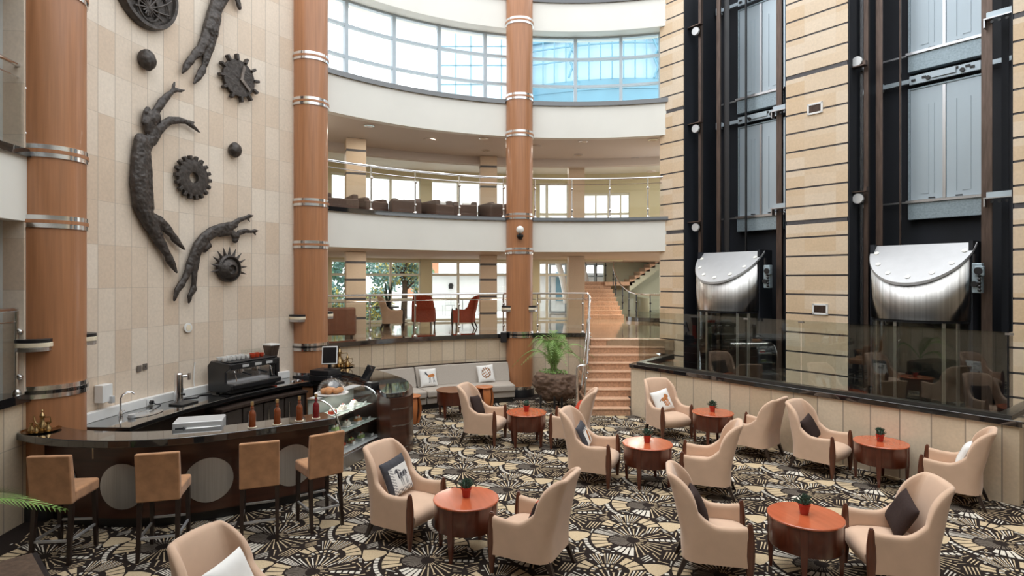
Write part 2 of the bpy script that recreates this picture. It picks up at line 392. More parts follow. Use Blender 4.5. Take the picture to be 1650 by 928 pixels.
# ------------------------------------------------------------------ the round hall
mb = MB(); mb.arc(138.5, 184, 7.56, 7.8, 0, 11, 0, .6); struct(mb.build('wall_left', m_tilewall, uv=ruv(2.336, .63)))
mb = MB(); mb.arc(86.5, 141, 7.56, 7.8, 0, 1.47, 0, .8); mb.arc(183.5, 362, 7.56, 7.8, 0, 1.47, 0, 1.5); struct(mb.build('wall_back', m_panel, uv=ruv(2.27, 1.9, 141, -.95)))
mb = MB(); mb.arc(86.8, 141, 7.5, 7.82, 1.47, 1.575, 0, .8); mb.arc(182.5, 362, 7.5, 7.82, 1.47, 1.575, 0, 1.5); struct(mb.build('trim_1', m_black))
mb = MB(); mb.arc(86.5, 362, 7.78, 14.4, 1.2, MZ, 0, 2); mb.prism([(1.9, 14.95), (4.0, 14.62), (4.9, 16.2), (10, 18.5), (11, 28), (1.0, 28), (1.0, 20), (1.9, 15.2)], 1.2, MZ-.002)
struct(mb.build('floor_mezzanine', m_marble, uv=lambda co: (co[0]/.6, co[1]/.6)))
def gallery(zs, zf, zt, nm, cop, a0=71, a1=362, over=0):
    mb = MB(); mb.arc(a0, 141, 7.55, 7.75, zs, zf, 0, .8); mb.arc(182.5, a1, 7.55, 7.75, zs, zf, 0, 1.5); struct(mb.build('wall_'+nm, m_white))
    mb = MB(); mb.arc(a0, 141, 7.5, 7.78, zf, zt, 0, .8); mb.arc(182.5, a1, 7.5, 7.78, zf, zt, 0, 1.5); struct(mb.build(cop, m_black))
gallery(3.67, 4.45, 4.545, 'gallery_lower', 'trim_2')
gallery(6.61, 7.43, 7.54, 'gallery_upper', 'trim_3')
gallery(9.37, 10.09, 10.19, 'gallery_top', 'trim_4')
# slabs between the storeys
mb = MB(); mb.arc(72, 362, 7.74, 14.4, 3.68, 3.9, 0, 2); mb.prism([(1, 20), (4.9, 16.4), (10, 18.5), (11, 28), (1, 28)], 3.685, 3.9); struct(mb.build('ceiling_mezzanine', m_tan))
mb = MB(); mb.arc(71.5, 362, 7.74, 14.4, 4.2, G2, 0, 2); struct(mb.build('floor_gallery', m_marble, uv=lambda co: (co[0]/.6, co[1]/.6)))
mb = MB(); mb.arc(71.5, 362, 7.74, 10.25, 6.62, 6.9, 0, 2); mb.arc(71.5, 200, 10.25, 10.5, 6.40, 6.9, 0, 2); struct(mb.build('ceiling_gallery', m_greyceil))
mb = MB(); mb.arc(71.5, 362, 10.5, 14.4, 6.80, 7.1, 0, 2); struct(mb.build('ceiling_gallery_rear', m_white))
mb = MB(); mb.arc(71.5, 362, 7.74, 14.4, 7.12, G3, 0, 2); mb.arc(71.5, 150, 7.74, 8.3, 9.38, 9.6, 0, 2); struct(mb.build('ceiling_top', m_white))
# side walls of the galleries behind the left column
mb = MB()
for z0, z1 in ((MZ, 3.68), (G2, 6.62)):
    mb.slab([RP(182.4, 7.8), RP(182.4, 14.2)], [RP(184, 7.8), RP(183.4, 14.2)], z0, z1)
    mb.slab([RP(140.2, 7.8), RP(142, 14.2)], [RP(138.8, 7.8), RP(141, 14.2)], z0, z1)
struct(mb.build('wall_side', m_ext))
# outer walls with their windows
def apx(x, R):
    k = (x-825)/950; A = k*k+1; B = 2*(-k*CX-CY); c = CX**2+CY**2-R*R; t = (-B+math.sqrt(B*B-4*A*c))/(2*A)
    return math.degrees(math.atan2(t-CY, k*t-CX))
bays = [(141.5, [(532, 629), (629, 677)]), (0, [(694, 738), (738, 782), (782, 828)]), (0, [(867, 881), (881, 914)])]
nw = [0]
def window(a0, a1, zs, mull, z0, z1, R, trans, frm, gl, fw=.07, tw=.07):
    nw[0] += 1
    def seg(a, w): return math.degrees(w/R/2)
    mb = MB(); d = .06
    for a in mull: mb.arc(a-seg(a, fw), a+seg(a, fw), R-d, R+d, z0, z1, 0, .4)
    for z in [z0+tw/2]+trans+[z1-tw/2]: mb.arc(a0, a1, R-d*.9, R+d*.9, z-tw/2, z+tw/2, 0, .8)
    o = struct(mb.build('window_%d' % nw[0], frm))
    g = MB(); g.arc(a0, a1, R-.006, R+.006, z0+.01, z1-.01, 0, .8); g.build('pane', gl, o)
    return o
R_ = 14.0
edges = [[532, 629, 677], [694, 738, 782, 828], [868, 881, 915]]
for zf, zt, trs in ((MZ, 3.62, [2.25, 3.12]), (G2, 6.5, [5.35])):
    for e in edges:
        A = [apx(x, R_) for x in e]
        window(A[-1], A[0], None, A, zf+.02, zt, R_, trs, m_cframe, m_win, .09, .08)
    mb = MB()
    cuts = [150]+[apx(x, R_) for e in edges for x in (e[0], e[-1])]
    for i in range(0, len(cuts)-1, 2): mb.arc(cuts[i], cuts[i+1], R_-.12, R_+.12, zf, zt+.25, 0, .8)
    mb.arc(cuts[-1], apx(940 if zf < 3 else 925, R_), R_-.12, R_+.12, zf, zt+.25, 0, .8)
    if zf > 3: mb.arc(72, 142, R_-.1, R_+.1, zt, 6.82, 0, .8)
    else: mb.arc(80, 142, R_-.1, R_+.1, zt, 3.9, 0, .8)
    struct(mb.build('wall_outer_%s' % ('mezzanine' if zf < 3 else 'gallery'), m_cream))
# outer walls behind the viewer
mb = MB()
for z0, z1 in ((MZ, 3.68), (G2, 6.62)): mb.arc(184, 366, 14.2, 14.4, z0, z1, 0, 3)
mb.arc(182.5, 362, 7.9, 8.05, 7.54, 9.4, 0, 2)
struct(mb.build('wall_rear', m_cream))
# rear right of the gallery: more glazing then a painted wall
A = [apx(x, R_) for x in (940, 960, 980, 1000, 1014)]
window(A[-1], A[0], None, A, G2+.02, 6.1, R_, [5.35], m_cframe, m_win, .06, .07)
mb = MB(); mb.arc(A[-1]-14, A[-1], R_-.1, R_+.1, G2, 6.82, 0, .8); mb.arc(A[-1], apx(925, R_), R_-.1, R_+.1, 6.1, 6.82, 0, .8); struct(mb.build('wall_gallery_rear', m_cream))
# ribbon window of the third storey
RW = 8.0
A = [apx(x, RW) for x in (480, 557, 634, 707, 781, 851.5)]; A2 = [apx(x, RW) for x in (851.5, 927, 1000.5, 1064)]
window(A[-1], A[0], None, A, 7.44, 9.39, RW, [8.08, 8.8], m_wframe, m_win, .085, .06)
window(A2[-1], A2[0], None, A2[1:], 7.44, 9.39, RW, [8.08, 8.8], m_wframe, m_blueglass, .085, .06)
# square stone pillars of the mezzanine and gallery
def spillar(name, x, y, rz, z0, z1, lines):
    mb = MB(); z = z0
    for l in lines+[z1]:
        if l-.03 > z: mb.box((x, y, (z+l-.03)/2), (.5, .5, l-.03-z), rz, 0)
        if l < z1: mb.box((x, y, l), (.49, .49, .06), rz, 1)
        z = l+.03
    struct(mb.build(name, [m_pier, m_slate], uv=lambda co: (co[2]*1.3, 0)))
for k, (x, y, rz) in enumerate(((-4.12, 15.5, .36), (-.72, 17.7, .12), (2.02, 18.6, -.02))):
    spillar('trim_%d' % (5+2*k), x, y, rz, MZ, 3.7, [1.95, 2.45, 2.95, 3.4] if k < 2 else [])
    spillar('trim_%d' % (6+2*k), x, y, rz, G2, 6.64, [5.0, 5.7, 6.3] if k < 2 else [])
# ------------------------------------------------------------------ lift wall
def pier(name, u0, u1, n0, n1):
    mb = MB(); thick = (1.06+3.07, 4.137, 7.18); lines = [1.065-.395*2, 1.065-.395, 1.065, 1.457, 1.86, 2.254, 2.65, 3.04, 3.436, 3.823, 4.137, 4.459, 4.847, 5.226, 5.614, 6.0, 6.39, 6.77, 7.18, 7.567, 7.955, 8.34, 8.73, 9.12, 9.5, 9.9, 10.29]
    z = 0; k = 0
    for l in lines+[11]:
        h = .045 if abs(l-4.137) < .02 or abs(l-7.18) < .02 else .018
        ubox(mb, u0, u1, n0, n1, z, l-h, 0)
        if l < 11: ubox(mb, u0+.012, u1-.012, n0+.012, n1, l-h, l+h, 1)
        z = l+h
    def uv(co):
        u = .61*co[0]-.793*co[1]; n = .793*co[0]+.61*co[1]
        return ((u-u0)/.62+.37+(n-n0)*.8, sum(1 for l in lines if l < co[2]+.001*0+(.03 if co[2] < 10.99 else -.1)) if False else co[2]/.3915)
    return struct(mb.build(name, [m_pier, m_slate], uv=uv))
pier('wall_right', -9.62, -8.90, 12.15, 13.8)
pier('wall_right_middle', -6.33, -5.10, 12.15, 13.8)
pier('wall_right_near', -2.60, -.4, 12.15, 13.8)
mb = MB()
ubox(mb, -8.91, -6.3, 13.6, 13.8, -.6, 11); ubox(mb, -5.12, -2.58, 13.6, 13.8, -.6, 11)
for u in (-8.89, -6.34, -5.09, -2.61): ubox(mb, u-.012, u+.012, 12.17, 13.7, -.6, 11)
struct(mb.build('wall_shaft', m_dark))
mb = MB(); mb.prism([UN(-9.2, 10.1), UN(-2.0, 10.1), UN(-1.0, 13.8), UN(-9.6, 13.8)], .001, .03); struct(mb.build('floor_pit', m_dark))
# low stone wall in front of the lifts
PA, PB = (2.6, 12.9), (6.61, 7.68); PL = (3.72, 14.42); PR = (8.42, 9.07)
def inset(pts, d):
    P = [Vector(p) for p in pts]; out = []
    for i, p in enumerate(P):
        t0 = (P[i]-P[i-1]).normalized() if i else None; t1 = (P[i+1]-P[i]).normalized() if i < len(P)-1 else None
        n0 = Vector((-t0.y, t0.x)) if t0 else None; n1 = Vector((-t1.y, t1.x)) if t1 else None
        if n0 is None: out.append(p+n1*d)
        elif n1 is None: out.append(p+n0*d)
        else:
            n = (n0+n1).normalized(); out.append(p+n*(d/max(.3, n.dot(n0))))
    return [tuple(p) for p in out]
def dense(pts, n):
    out = []
    for i in range(len(pts)-1):
        for k in range(n): out.append((pts[i][0]+(pts[i+1][0]-pts[i][0])*k/n, pts[i][1]+(pts[i+1][1]-pts[i][1])*k/n))
    return out+[pts[-1]]
PP = [PL, PA, PB, PR]
mb = MB(); mb.slab(inset(PP, 0), inset(PP, .24), 0, 1.035)
def puv(co):
    u = .61*co[0]-.793*co[1]; n = .793*co[0]+.61*co[1]
    return ((u+8.64)/.40+(n-9.93)/.40, co[2]/2.4+.3)
struct(mb.build('wall_parapet', m_panel, uv=puv))
mb = MB(); mb.slab(inset(PP, -.035), inset(PP, .16), 1.035, 1.115); struct(mb.build('trim_11', m_black, bevel=.006))
mb = MB(); mb.slab(inset(PP, .10), inset(PP, .26), 1.03, 1.15); struct(mb.build('trim_12', m_capdark))
GP = inset(PP, .13)
t = thing('glass_screen', 'tall frameless glass screen on the low stone wall before the lifts', 'glass screen', (*GP[1], 1.15))
off = Vector((-GP[1][0], -GP[1][1]))
def gpane(p, q, z0, z1, par, o=off, zo=1.15, nm='glass_pane', mat=m_para):
    p = Vector(p)+o; q = Vector(q)+o; d = (q-p).normalized(); n = Vector((-d.y, d.x))*.006
    g = MB(); g.slab([p+n, q+n], [p-n, q-n], z0-zo, z1-zo); return g.build(nm, mat, par, smooth=0)
gl_ = lambda f: tuple(Vector(GP[1]).lerp(Vector(GP[2]), f))
gpane(GP[0], GP[1], 1.151, 2.255, t, mat=m_glass)
for f0, f1 in ((.004, .40), (.404, .56), (.564, .996)): gpane(gl_(f0), gl_(f1), 1.151, 2.255, t)
gpane(GP[2], GP[3], 1.151, 2.255, t, mat=m_glass)
for p in (gl_(.402), gl_(.562), GP[2]): p = Vector(p)+off; g = MB(); g.box((p.x, p.y, 1.08), (.09, .03, .03), UROT); g.build('clip', m_steel, t)
# ------------------------------------------------------------------ columns
def column(loc, label, levels, zb, R0):
    t = thing('column', label, 'column', (*loc, 0), 0, None)
    mb = MB(); mb.lathe([(R0, 0), (R0, 11)], 64); mb.build('shaft', m_veneer, t)
    for z, hi, mid in levels:
        mb = MB()
        for zz in (z-.05, z+.05): mb.lathe([(R0+0.001, zz-.03), (R0+0.017, zz-.028), (R0+0.017, zz+.028), (R0+0.001, zz+.03)], 64)
        mb.build('steel_band', m_chrome, t)
        mb = MB(); mb.lathe([(R0+0.001, z-.022), (R0+0.025, z-.022), (R0+0.025, z+.022), (R0+0.001, z+.022)], 64); mb.build('ring', mid, t)
    mb = MB(); mb.lathe([(R0+0.001, zb+.2), (R0+0.016, zb+.2), (R0+0.016, zb+.27), (R0+0.001, zb+.27)], 64); mb.build('base_band', m_chrome, t)
    mb = MB(); mb.lathe([(R0+0.001, zb), (R0+0.030, zb), (R0+0.030, zb+.17), (R0+0.020, zb+.2), (R0+0.001, zb+.2)], 64); mb.build('plinth', m_blackp, t)
    return t
LV = [(1.57, 0, m_black), (3.675, 0, m_veneer), (4.545, 0, m_veneer), (6.625, 0, m_veneer), (7.555, 0, m_veneer), (9.46, 0, m_veneer)]
C2, C1, C0 = (.19, 15.06), (-4.24, 12.4), (-5.96, 7.6)
column(C2, 'round wood clad column beside the palm in the rock planter', LV, 0, .34)
column(C1, 'round wood clad column behind the till at the end of the bar', LV, .78, .355)
column(C0, 'large round wood clad column nearest the camera, at the left end of the bar', LV, 0, .39)
def sconce(c, adeg, z, label, k=1.0):
    a = math.radians(adeg); q = {C0: .40, C1: .362, C2: .347}[c]; p = (c[0]+q*math.cos(a), c[1]+q*math.sin(a), z)
    t = thing('wall_sconce', label, 'wall lamp', p, a-PI/2, 'half round lamps on the columns')
    for nm, z0, z1, r, m in (('cap', .025, .07, .185, m_blackp), ('shade', -.03, .025, .19, m_ivory), ('base', -.08, -.03, .175, m_steel)):
        mb = MB(); poly = [(r*k*math.cos(PI*i/16), .115*k*math.sin(PI*i/16)) for i in range(17)]+[(-r*k, -.08), (r*k, -.08)]
        mb.prism(poly, z0*k, z1*k); mb.build(nm, m, t, bevel=.006)
sconce(C0, -76, 2.16, 'half round wall lamp on the front of the nearest wood column')
sconce(C0, 56, 2.17, 'half round wall lamp at the right edge of the nearest wood column')
sconce(C1, -118, 2.17, 'half round wall lamp on the left of the column behind the till')
sconce(C1, 40, 2.2, 'half round wall lamp on the right of the column behind the till')
sconce(C2, 196, 2.22, 'half round wall lamp on the left of the column by the rock planter')
sconce(C2, -14, 2.22, 'half round wall lamp on the right of the column by the rock planter')
t = thing('dome_camera', 'white ball shaped camera on a black bracket on the middle column', 'camera', (.2, 14.72, 4.1))
mb = MB(); mb.ball((0, -.12, .09), .095); mb.build('dome', m_wplastic, t)
mb = MB(); mb.box((0, -.06, -.06), (.16, .14, .05)); mb.cyl((0, -.12, -.05), (0, -.12, .03), .03); mb.box((0, .0, -.1), (.1, .08, .08)); mb.build('bracket', m_blackp, t, bevel=.008)
mb = MB(); mb.box((0, 0, 0), (.16, .14, .26)); o = mb.build('loudspeaker', m_blackp, bevel=.02, loc=(-.21, 14.86, 1.50)); tag(o, 'small black loudspeaker under the gallery edge left of the middle column', 'loudspeaker')
# ------------------------------------------------------------------ balustrades
def balustrade(label, aposts, z0, a0, a1, extra=None):
    t = thing('balustrade', label, 'railing', RP((a0+a1)/2, 7.62, z0), 0); L = Vector(t.location)
    def rel(a, r, z): return tuple(Vector(RP(a, r, z))-L)
    n = 40; T = [a0+(a1-a0)*i/(n-1) for i in range(n)]
    mb = MB(); mb.tube([rel(a, 7.62, z0+1.02) for a in T]+([tuple(Vector(e)-L) for e in extra] if extra else []), .026, 10); mb.build('handrail', m_chrome, t)
    mb = MB(); mb.tube([rel(a, 7.62, z0+.87) for a in T], .009, 6); mb.build('mid_rail', m_chrome, t)
    for a in aposts:
        mb = MB(); p = rel(a, 7.62, z0)
        mb.cyl(p, (p[0], p[1], p[2]+1.0), .02, n=10); mb.lathe([(.05, 0), (.05, .02), (.03, .05)], 14, p)
        mb.build('post', m_chrome, t)
        for z in (.2, .75): mb = MB(); mb.ball(rel(a, 7.585, z0+z), .035, 8); mb.build('glass_clamp', m_chrome, t)
    ap = sorted([a0, a1]+list(aposts))
    for i in range(len(ap)-1):
        if ap[i+1]-ap[i] < 1.5: continue
        mb = MB(); k = 8; tt = [ap[i]+.35+(ap[i+1]-ap[i]-.7)*j/(k-1) for j in range(k)]
        mb.slab([rel(a, 7.58, 0)[:2] for a in tt], [rel(a, 7.592, 0)[:2] for a in tt], .07, .82); mb.build('glass_panel', m_glass, t)
px = lambda *xs: [apx(x, 7.62) for x in xs]
A = px(596, 669, 739, 811); balustrade('steel and glass balustrade of the mezzanine between the two far columns', A, 1.575, 139, 103.2)
A = px(866, 939); balustrade('steel and glass balustrade of the mezzanine behind the rock planter', A, 1.575, 98.6, apx(947, 7.62), [(1.98, 15.12, 2.53), (2.0, 15.0, 2.42)])
A = px(598, 669, 740, 811); balustrade('steel and glass balustrade of the upper gallery left of the middle column', A, 4.545, 139, 103.2)
A = px(862, 921.6, 982.5, 1044); balustrade('steel and glass balustrade of the upper gallery beside the lifts', A, 4.545, 98.6, 72.5)
balustrade('piece of balustrade on the upper gallery left of the nearest column', [183.6, 192, 200], 4.545, 183.6, 206)
balustrade('piece of balustrade on the mezzanine left of the nearest column', [184.2, 192, 200], 1.575, 184.2, 206)
# ------------------------------------------------------------------ lower stairs
t = thing('staircase', 'red granite steps rising from the carpet to the mezzanine', 'stairs', (2.8, 12.8, 0))
ys = [12.78, 12.98, 13.25, 13.5, 13.78, 14.03, 14.28, 14.56, 14.86]; rz_ = MZ/9
for i, y in enumerate(ys):
    x0 = 1.56+.44*(y-12.79)/2.1; x1 = max(2.57, 2.55+1.12*(y-12.9)/1.52)
    y1 = ys[i+1]+.03 if i < 8 else 15.2
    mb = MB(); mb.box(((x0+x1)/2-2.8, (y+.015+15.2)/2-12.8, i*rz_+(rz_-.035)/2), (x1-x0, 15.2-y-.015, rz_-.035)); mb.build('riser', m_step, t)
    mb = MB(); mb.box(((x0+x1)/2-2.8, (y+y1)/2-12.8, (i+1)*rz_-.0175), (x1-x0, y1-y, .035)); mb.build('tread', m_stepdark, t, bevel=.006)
t = thing('stair_handrail', 'steel handrail with posts going up the left side of the granite steps', 'railing', (1.5, 12.9, 0))
o_ = Vector((-1.5, -12.9, 0)); rel = lambda p: tuple(Vector(p)+o_)
mb = MB()
mb.tube([rel(p) for p in ((1.42, 12.88, 0), (1.42, 12.88, .98), (1.43, 12.88, 1.04), (1.47, 12.89, 1.07), (1.60, 12.92, 1.075), (1.65, 12.97, 1.10), (1.97, 15.0, 2.42), (1.98, 15.12, 2.53))], .03, 10)
mb.tube([rel(p) for p in ((1.53, 12.95, .62), (1.90, 14.85, 1.95))], .016, 8); mb.build('handrail', m_chrome, t)
for y, z0 in ((12.95, .16), (13.62, .65), (14.2, 1.1), (14.8, 1.45)):
    x = 1.60+.36*(y-12.92)/2.1; mb = MB(); zt = 1.06+(y-12.92)*.65
    mb.cyl(rel((x, y, z0-.16)), rel((x, y, zt)), .02, n=10); mb.ball(rel((x+.03, y, z0+.15)), .03, 8); mb.ball(rel((x+.03, y, zt-.3)), .03, 8); mb.build('post', m_chrome, t)
for y0, y1 in ((12.99, 13.58), (13.66, 14.16), (14.24, 14.76)):
    mb = MB(); f = lambda y: (1.60+.36*(y-12.92)/2.1-1.5, y-12.9); zb = lambda y: .25+(y-12.92)*.65
    a, b = f(y0), f(y1); vs = [(a[0], a[1], zb(y0)), (b[0], b[1], zb(y1)), (b[0], b[1], zb(y1)+.62), (a[0], a[1], zb(y0)+.62)]
    mb.add([(v[0]-.005, v[1], v[2]) for v in vs]+[(v[0]+.005, v[1], v[2]) for v in vs], [(0, 1, 2, 3), (7, 6, 5, 4), (0, 4, 5, 1), (1, 5, 6, 2), (2, 6, 7, 3), (3, 7, 4, 0)]); mb.build('glass_panel', m_glass, t, smooth=0)
# upper stairs seen through the mezzanine
t = thing('upper_staircase', 'granite stairs at the back of the mezzanine turning up to the right', 'stairs', (3.5, 22.5, MZ))
for i in range(9):
    mb = MB(); y = i*.28; z = i*.157
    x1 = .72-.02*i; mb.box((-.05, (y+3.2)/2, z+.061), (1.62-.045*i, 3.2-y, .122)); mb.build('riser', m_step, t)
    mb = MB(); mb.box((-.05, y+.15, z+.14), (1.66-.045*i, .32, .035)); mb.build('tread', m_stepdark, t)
for i in range(9):
    x = 1.35+i*.21; z = 1.42+i*.157
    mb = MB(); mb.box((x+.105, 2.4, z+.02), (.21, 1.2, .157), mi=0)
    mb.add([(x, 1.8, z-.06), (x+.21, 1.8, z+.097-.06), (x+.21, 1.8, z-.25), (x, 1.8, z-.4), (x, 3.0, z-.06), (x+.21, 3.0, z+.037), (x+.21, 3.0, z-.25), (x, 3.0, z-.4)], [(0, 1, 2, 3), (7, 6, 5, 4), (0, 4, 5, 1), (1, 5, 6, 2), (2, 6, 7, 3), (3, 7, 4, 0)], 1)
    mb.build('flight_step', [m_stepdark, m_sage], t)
mb = MB(); mb.box((.9, 2.4, 1.33), (1.1, 1.2, .16)); mb.build('landing', m_stepdark, t)
t = thing('stair_balustrade', 'curved steel and glass balustrade with black base beside the back stairs', 'railing', (4.3, 21, MZ))
pts = [(-.12, 3.2, 2.3), (-.2, 2.9, 2.0), (-.22, 2.2, 1.65), (-.15, 1.5, 1.3), (.02, .8, 1.06), (.2, .35, .98), (.5, .05, .96), (1.2, -.2, .96), (2.4, -.3, .96)]
mb = MB(); mb.tube(pts, .03, 10); mb.build('handrail', m_chrome, t)
for x, y, z in ((-.2, 2.9, 2.0), (-.22, 2.2, 1.65), (-.12, 1.3, 1.2), (.02, .8, 1.06), (.2, .35, .98), (.62, 0, .96), (1.3, -.2, .96)):
    mb = MB(); zb = max(0, (y-.6)*.55) if y > .8 else .12; mb.cyl((x, y, zb), (x, y, z), .022, n=8); mb.ball((x, y-.03, zb+.25), .04, 8); mb.ball((x, y-.03, z-.3), .04, 8); mb.build('post', m_blackp, t)
fl = [(.02, .8), (.2, .35), (.6, .02), (1.2, -.2), (2.4, -.3)]
mb = MB(); mb.slab(inset(fl, .1), inset(fl, -.12), 0, .14); mb.build('base', m_black, t)
mb = MB(); mb.slab(inset(fl, .006), inset(fl, -.006), .18, .8); mb.build('glass_panel', m_glass, t)
mb = MB(); mb.prism([(4.0, 25.6), (9.5, 25.6), (9.5, 25.8), (4.0, 25.8)], MZ, 3.7); mb.prism([(5.4, 23.2), (5.45, 23.2), (5.45, 25.6), (5.4, 25.6)], MZ, 2.2); struct(mb.build('wall_stairwell', m_sage))
mb = MB(); mb.cyl((5.95, 22.7, MZ), (5.95, 22.7, 3.69), .26, n=32); o = mb.build('trim_13', m_ext); struct(o)
nw[0] += 1
mb = MB(); ZZ = 26.3
for x in (1.7, 2.4, 3.1, 3.7, 4.3, 5.0): mb.box((x, ZZ, 2.57), (.09, .1, 2.2))
for z in (1.5, 2.3, 3.1, 3.62): mb.box((3.35, ZZ, z), (3.3, .09, .07))
o = struct(mb.build('window_%d' % nw[0], m_wframe)); mb = MB(); mb.box((3.35, ZZ, 2.57), (3.3, .012, 2.2)); mb.build('pane', m_win, o)
# back rail on the landing
t = thing('landing_railing', 'dark slim railing on the landing of the back stairs', 'railing', (3.3, 25.5, 2.85))
mb = MB(); mb.tube([(-.55, 0, .95), (.75, 0, .95)], .02, 8); mb.tube([(-1.0, -.9, .55), (-.55, 0, .95)], .03, 8); mb.build('handrail', m_chrome, t)
for x in (-.55, -.1, .35, .75): mb = MB(); mb.cyl((x, 0, 0), (x, 0, .95), .02, n=8); mb.ball((x, -.03, .3), .035, 8); mb.ball((x, -.03, .7), .035, 8); mb.build('post', m_blackp, t)
# ------------------------------------------------------------------ lifts (local x along the wall, local y out of the room)
def uthing(name, label, cat, u, n, z, group=None): return thing(name, label, cat, UN(u, n, z), UROT, group)
def liftcar(u0, label):
    t = uthing('lift_car', label, 'lift', u0, 12.5, 0)
    W, b = .82, .80; zt, zf = 3.60, 2.90
    def el(k, s=1, n=40): return [(W*s*math.cos(PI*i/n), -b*s*math.sin(PI*i/n)) for i in range(n+1)]
    E_ = el(0); zc = lambda y: zt+(zf-zt)*(-y)/b
    mb = MB(); n = len(E_)
    vs = [(x, y, zc(y)) for x, y in E_]+[(x, y, zc(y)-.05) for x, y in E_]
    mb.add(vs, [tuple(range(n)), tuple(range(n, 2*n))[::-1]]+[(i, i+1, n+i+1, n+i) for i in range(n-1)]+[(n-1, 0, n, 2*n-1)])
    mb.build('sloping_cap', m_cap, t, smooth=25)
    mb = MB()
    for f in (.07, .2, .34, .5, .66, .8, .93):
        x, y = .86*W*math.cos(PI*(1-f)), -.82*b*math.sin(PI*f)-.03; sl = (zt-zf)/b; m = Matrix.Translation((x, y, zc(y)+.002)) @ Matrix.Rotation(math.atan(sl), 4, 'X')
        mb.lathe([(.042, 0), (.042, .012), (.0, .012)], 20, mat=m)
    mb.build('cap_light', m_lens, t)
    D = [(x*.975, y*.975) for x, y in E_ if y < -.16]; D2 = [(x*.95, y*.95) for x, y in E_ if y < -.16]
    def wall(P, z0, ztop=None, mi=0, m=None, nm='drum', sm=35):
        mb = MB(); k = len(P); vs = []
        for x, y in P: vs += [(x, y, z0), (x, y, (zc(y)-.04) if ztop is None else ztop)]
        mb.add(vs, [(2*i, 2*i+2, 2*i+3, 2*i+1) for i in range(k-1)]); return mb.build(nm, m, t, smooth=sm)
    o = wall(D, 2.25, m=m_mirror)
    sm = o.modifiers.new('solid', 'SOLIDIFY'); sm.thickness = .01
    mb = MB()
    for s in (-1, 1): mb.prism([(s*.80, -.17), (s*.82, .3), (s*.76, .3), (s*.74, -.17)], .25, 3.62)
    mb.box((0, .32, 1.9), (1.6, .04, 3.4)); mb.prism(D2, 2.2, 2.25); mb.build('frame', m_dark, t)
    o = wall(D2, .28, 2.22, m=m_para, nm='glass_front'); 
    mb = MB()
    for i in (4, 8, 20, 28, len(D)-5):
        x, y = D[i]; mb.box((x*.96, y*.96, 1.24), (.055, .02, 1.96), math.atan2(y, x)+PI/2)
    mb.build('steel_strip', m_steel, t)
    mb = MB(); mb.prism(D2, .2, .28); mb.build('car_floor', m_blackp, t)
    mb = MB(); mb.box((0, .29, 1.25), (1.2, .02, 1.9)); mb.build('inner_door', m_blackp, t)
    return t
liftcar(-3.97, 'nearer glass lift car with a sloping steel cap, in the right shaft')
liftcar(-7.81, 'farther glass lift car with a sloping steel cap, in the left shaft')
def liftdoor(uc, z0, label, sh='right'):
    t = uthing('lift_door', label, 'lift door', uc, 13.56, z0, 'landing doors in the lift shafts')
    for s in (-1, 1):
        mb = MB(); mb.box((s*.30, 0, 1.11), (.57, .05, 2.2)); mb.build('door_panel', m_door, t, bevel=.004)
        mb = MB(); mb.box((s*.30+.04*s, -.03, 1.0), (.13, .012, 1.75)); mb.box((s*.18, -.03, 1.0), (.006, .02, 1.75)); mb.build('stiffener', m_door, t)
        mb = MB(); mb.box((s*.22, -.035, .03), (.11, .02, .02)); mb.build('shoe', m_blackp, t)
    mb = MB(); mb.box((-.015, -.035, 1.1), (.05, .03, 2.18)); mb.build('meeting_strip', m_steel, t)
    mb = MB()
    for s in (-1, 1): mb.box((s*.605, -.01, 1.1), (.035, .07, 2.24))
    mb.box((0, -.01, 2.225), (1.24, .07, .03)); mb.build('frame', m_sill, t)
    mb = MB(); mb.box((0, -.05, -.22), (1.2, .16, .34)); mb.build('apron', m_sill, t, bevel=.01)
    mb = MB(); mb.box((0, -.07, -.035), (1.25, .2, .05)); mb.box((-.86, -.05, -.03), (.6, .03, .035)); mb.build('sill', m_steel, t)
    mb = MB(); mb.box((-.02, -.07, 2.40), (2.3, .05, .05)); mb.box((-.05, -.08, 2.36), (2.2, .05, .05)); mb.box((0, -.1, 2.38), (1.15, .05, .17))
    mb.box((.0, -.13, 2.40), (.4, .05, .12)); mb.box((-1.12, -.09, 2.37), (.13, .12, .17)); mb.build('operator_track', m_door, t, bevel=.004)
    mb = MB()
    for x in (-.5, -.32, .2, .45, .38): mb.box((x, -.13, 2.40+.03*math.sin(x*40)), (.07, .03, .04))
    for x in (-.25, .3): mb.cyl((x, -.12, 2.36), (x, -.16, 2.36), .04, n=14)
    mb.build('rollers', m_blackp, t)
    return t
liftdoor(-3.91, 4.53, 'grey lift door at the upper gallery level of the right shaft')
liftdoor(-3.91, 7.47, 'grey lift door at the highest level of the right shaft')
liftdoor(-7.65, 4.53, 'grey lift door at the upper gallery level of the left shaft')
liftdoor(-7.65, 7.47, 'grey lift door at the highest level of the left shaft')
def rails(u, n, z1, label, cols):
    t = uthing('guide_rail', label, 'lift rail', u, n, 0, 'lift guide rails')
    for dx, dy, wx, wy, m in cols:
        mb = MB(); mb.box((dx, dy, z1/2), (wx, .02, z1)); mb.box((dx, dy+wy/2, z1/2), (.02, wy, z1)); mb.build('rail', m, t)
    return t
rails(-8.62, 12.45, 11, 'pair of brown lift rails at the left of the left shaft', [(-.02, 0, .07, .12, m_rail), (.30, .3, .10, .1, m_rail), (.46, .4, .14, .1, m_blackp), (.75, .75, .03, .05, m_blackp)])
rails(-6.66, 12.5, 11, 'brown lift rail at the right of the left shaft', [(0, 0, .12, .16, m_rail), (.14, .1, .08, .2, m_blackp), (.24, .9, .16, .05, m_sill)])
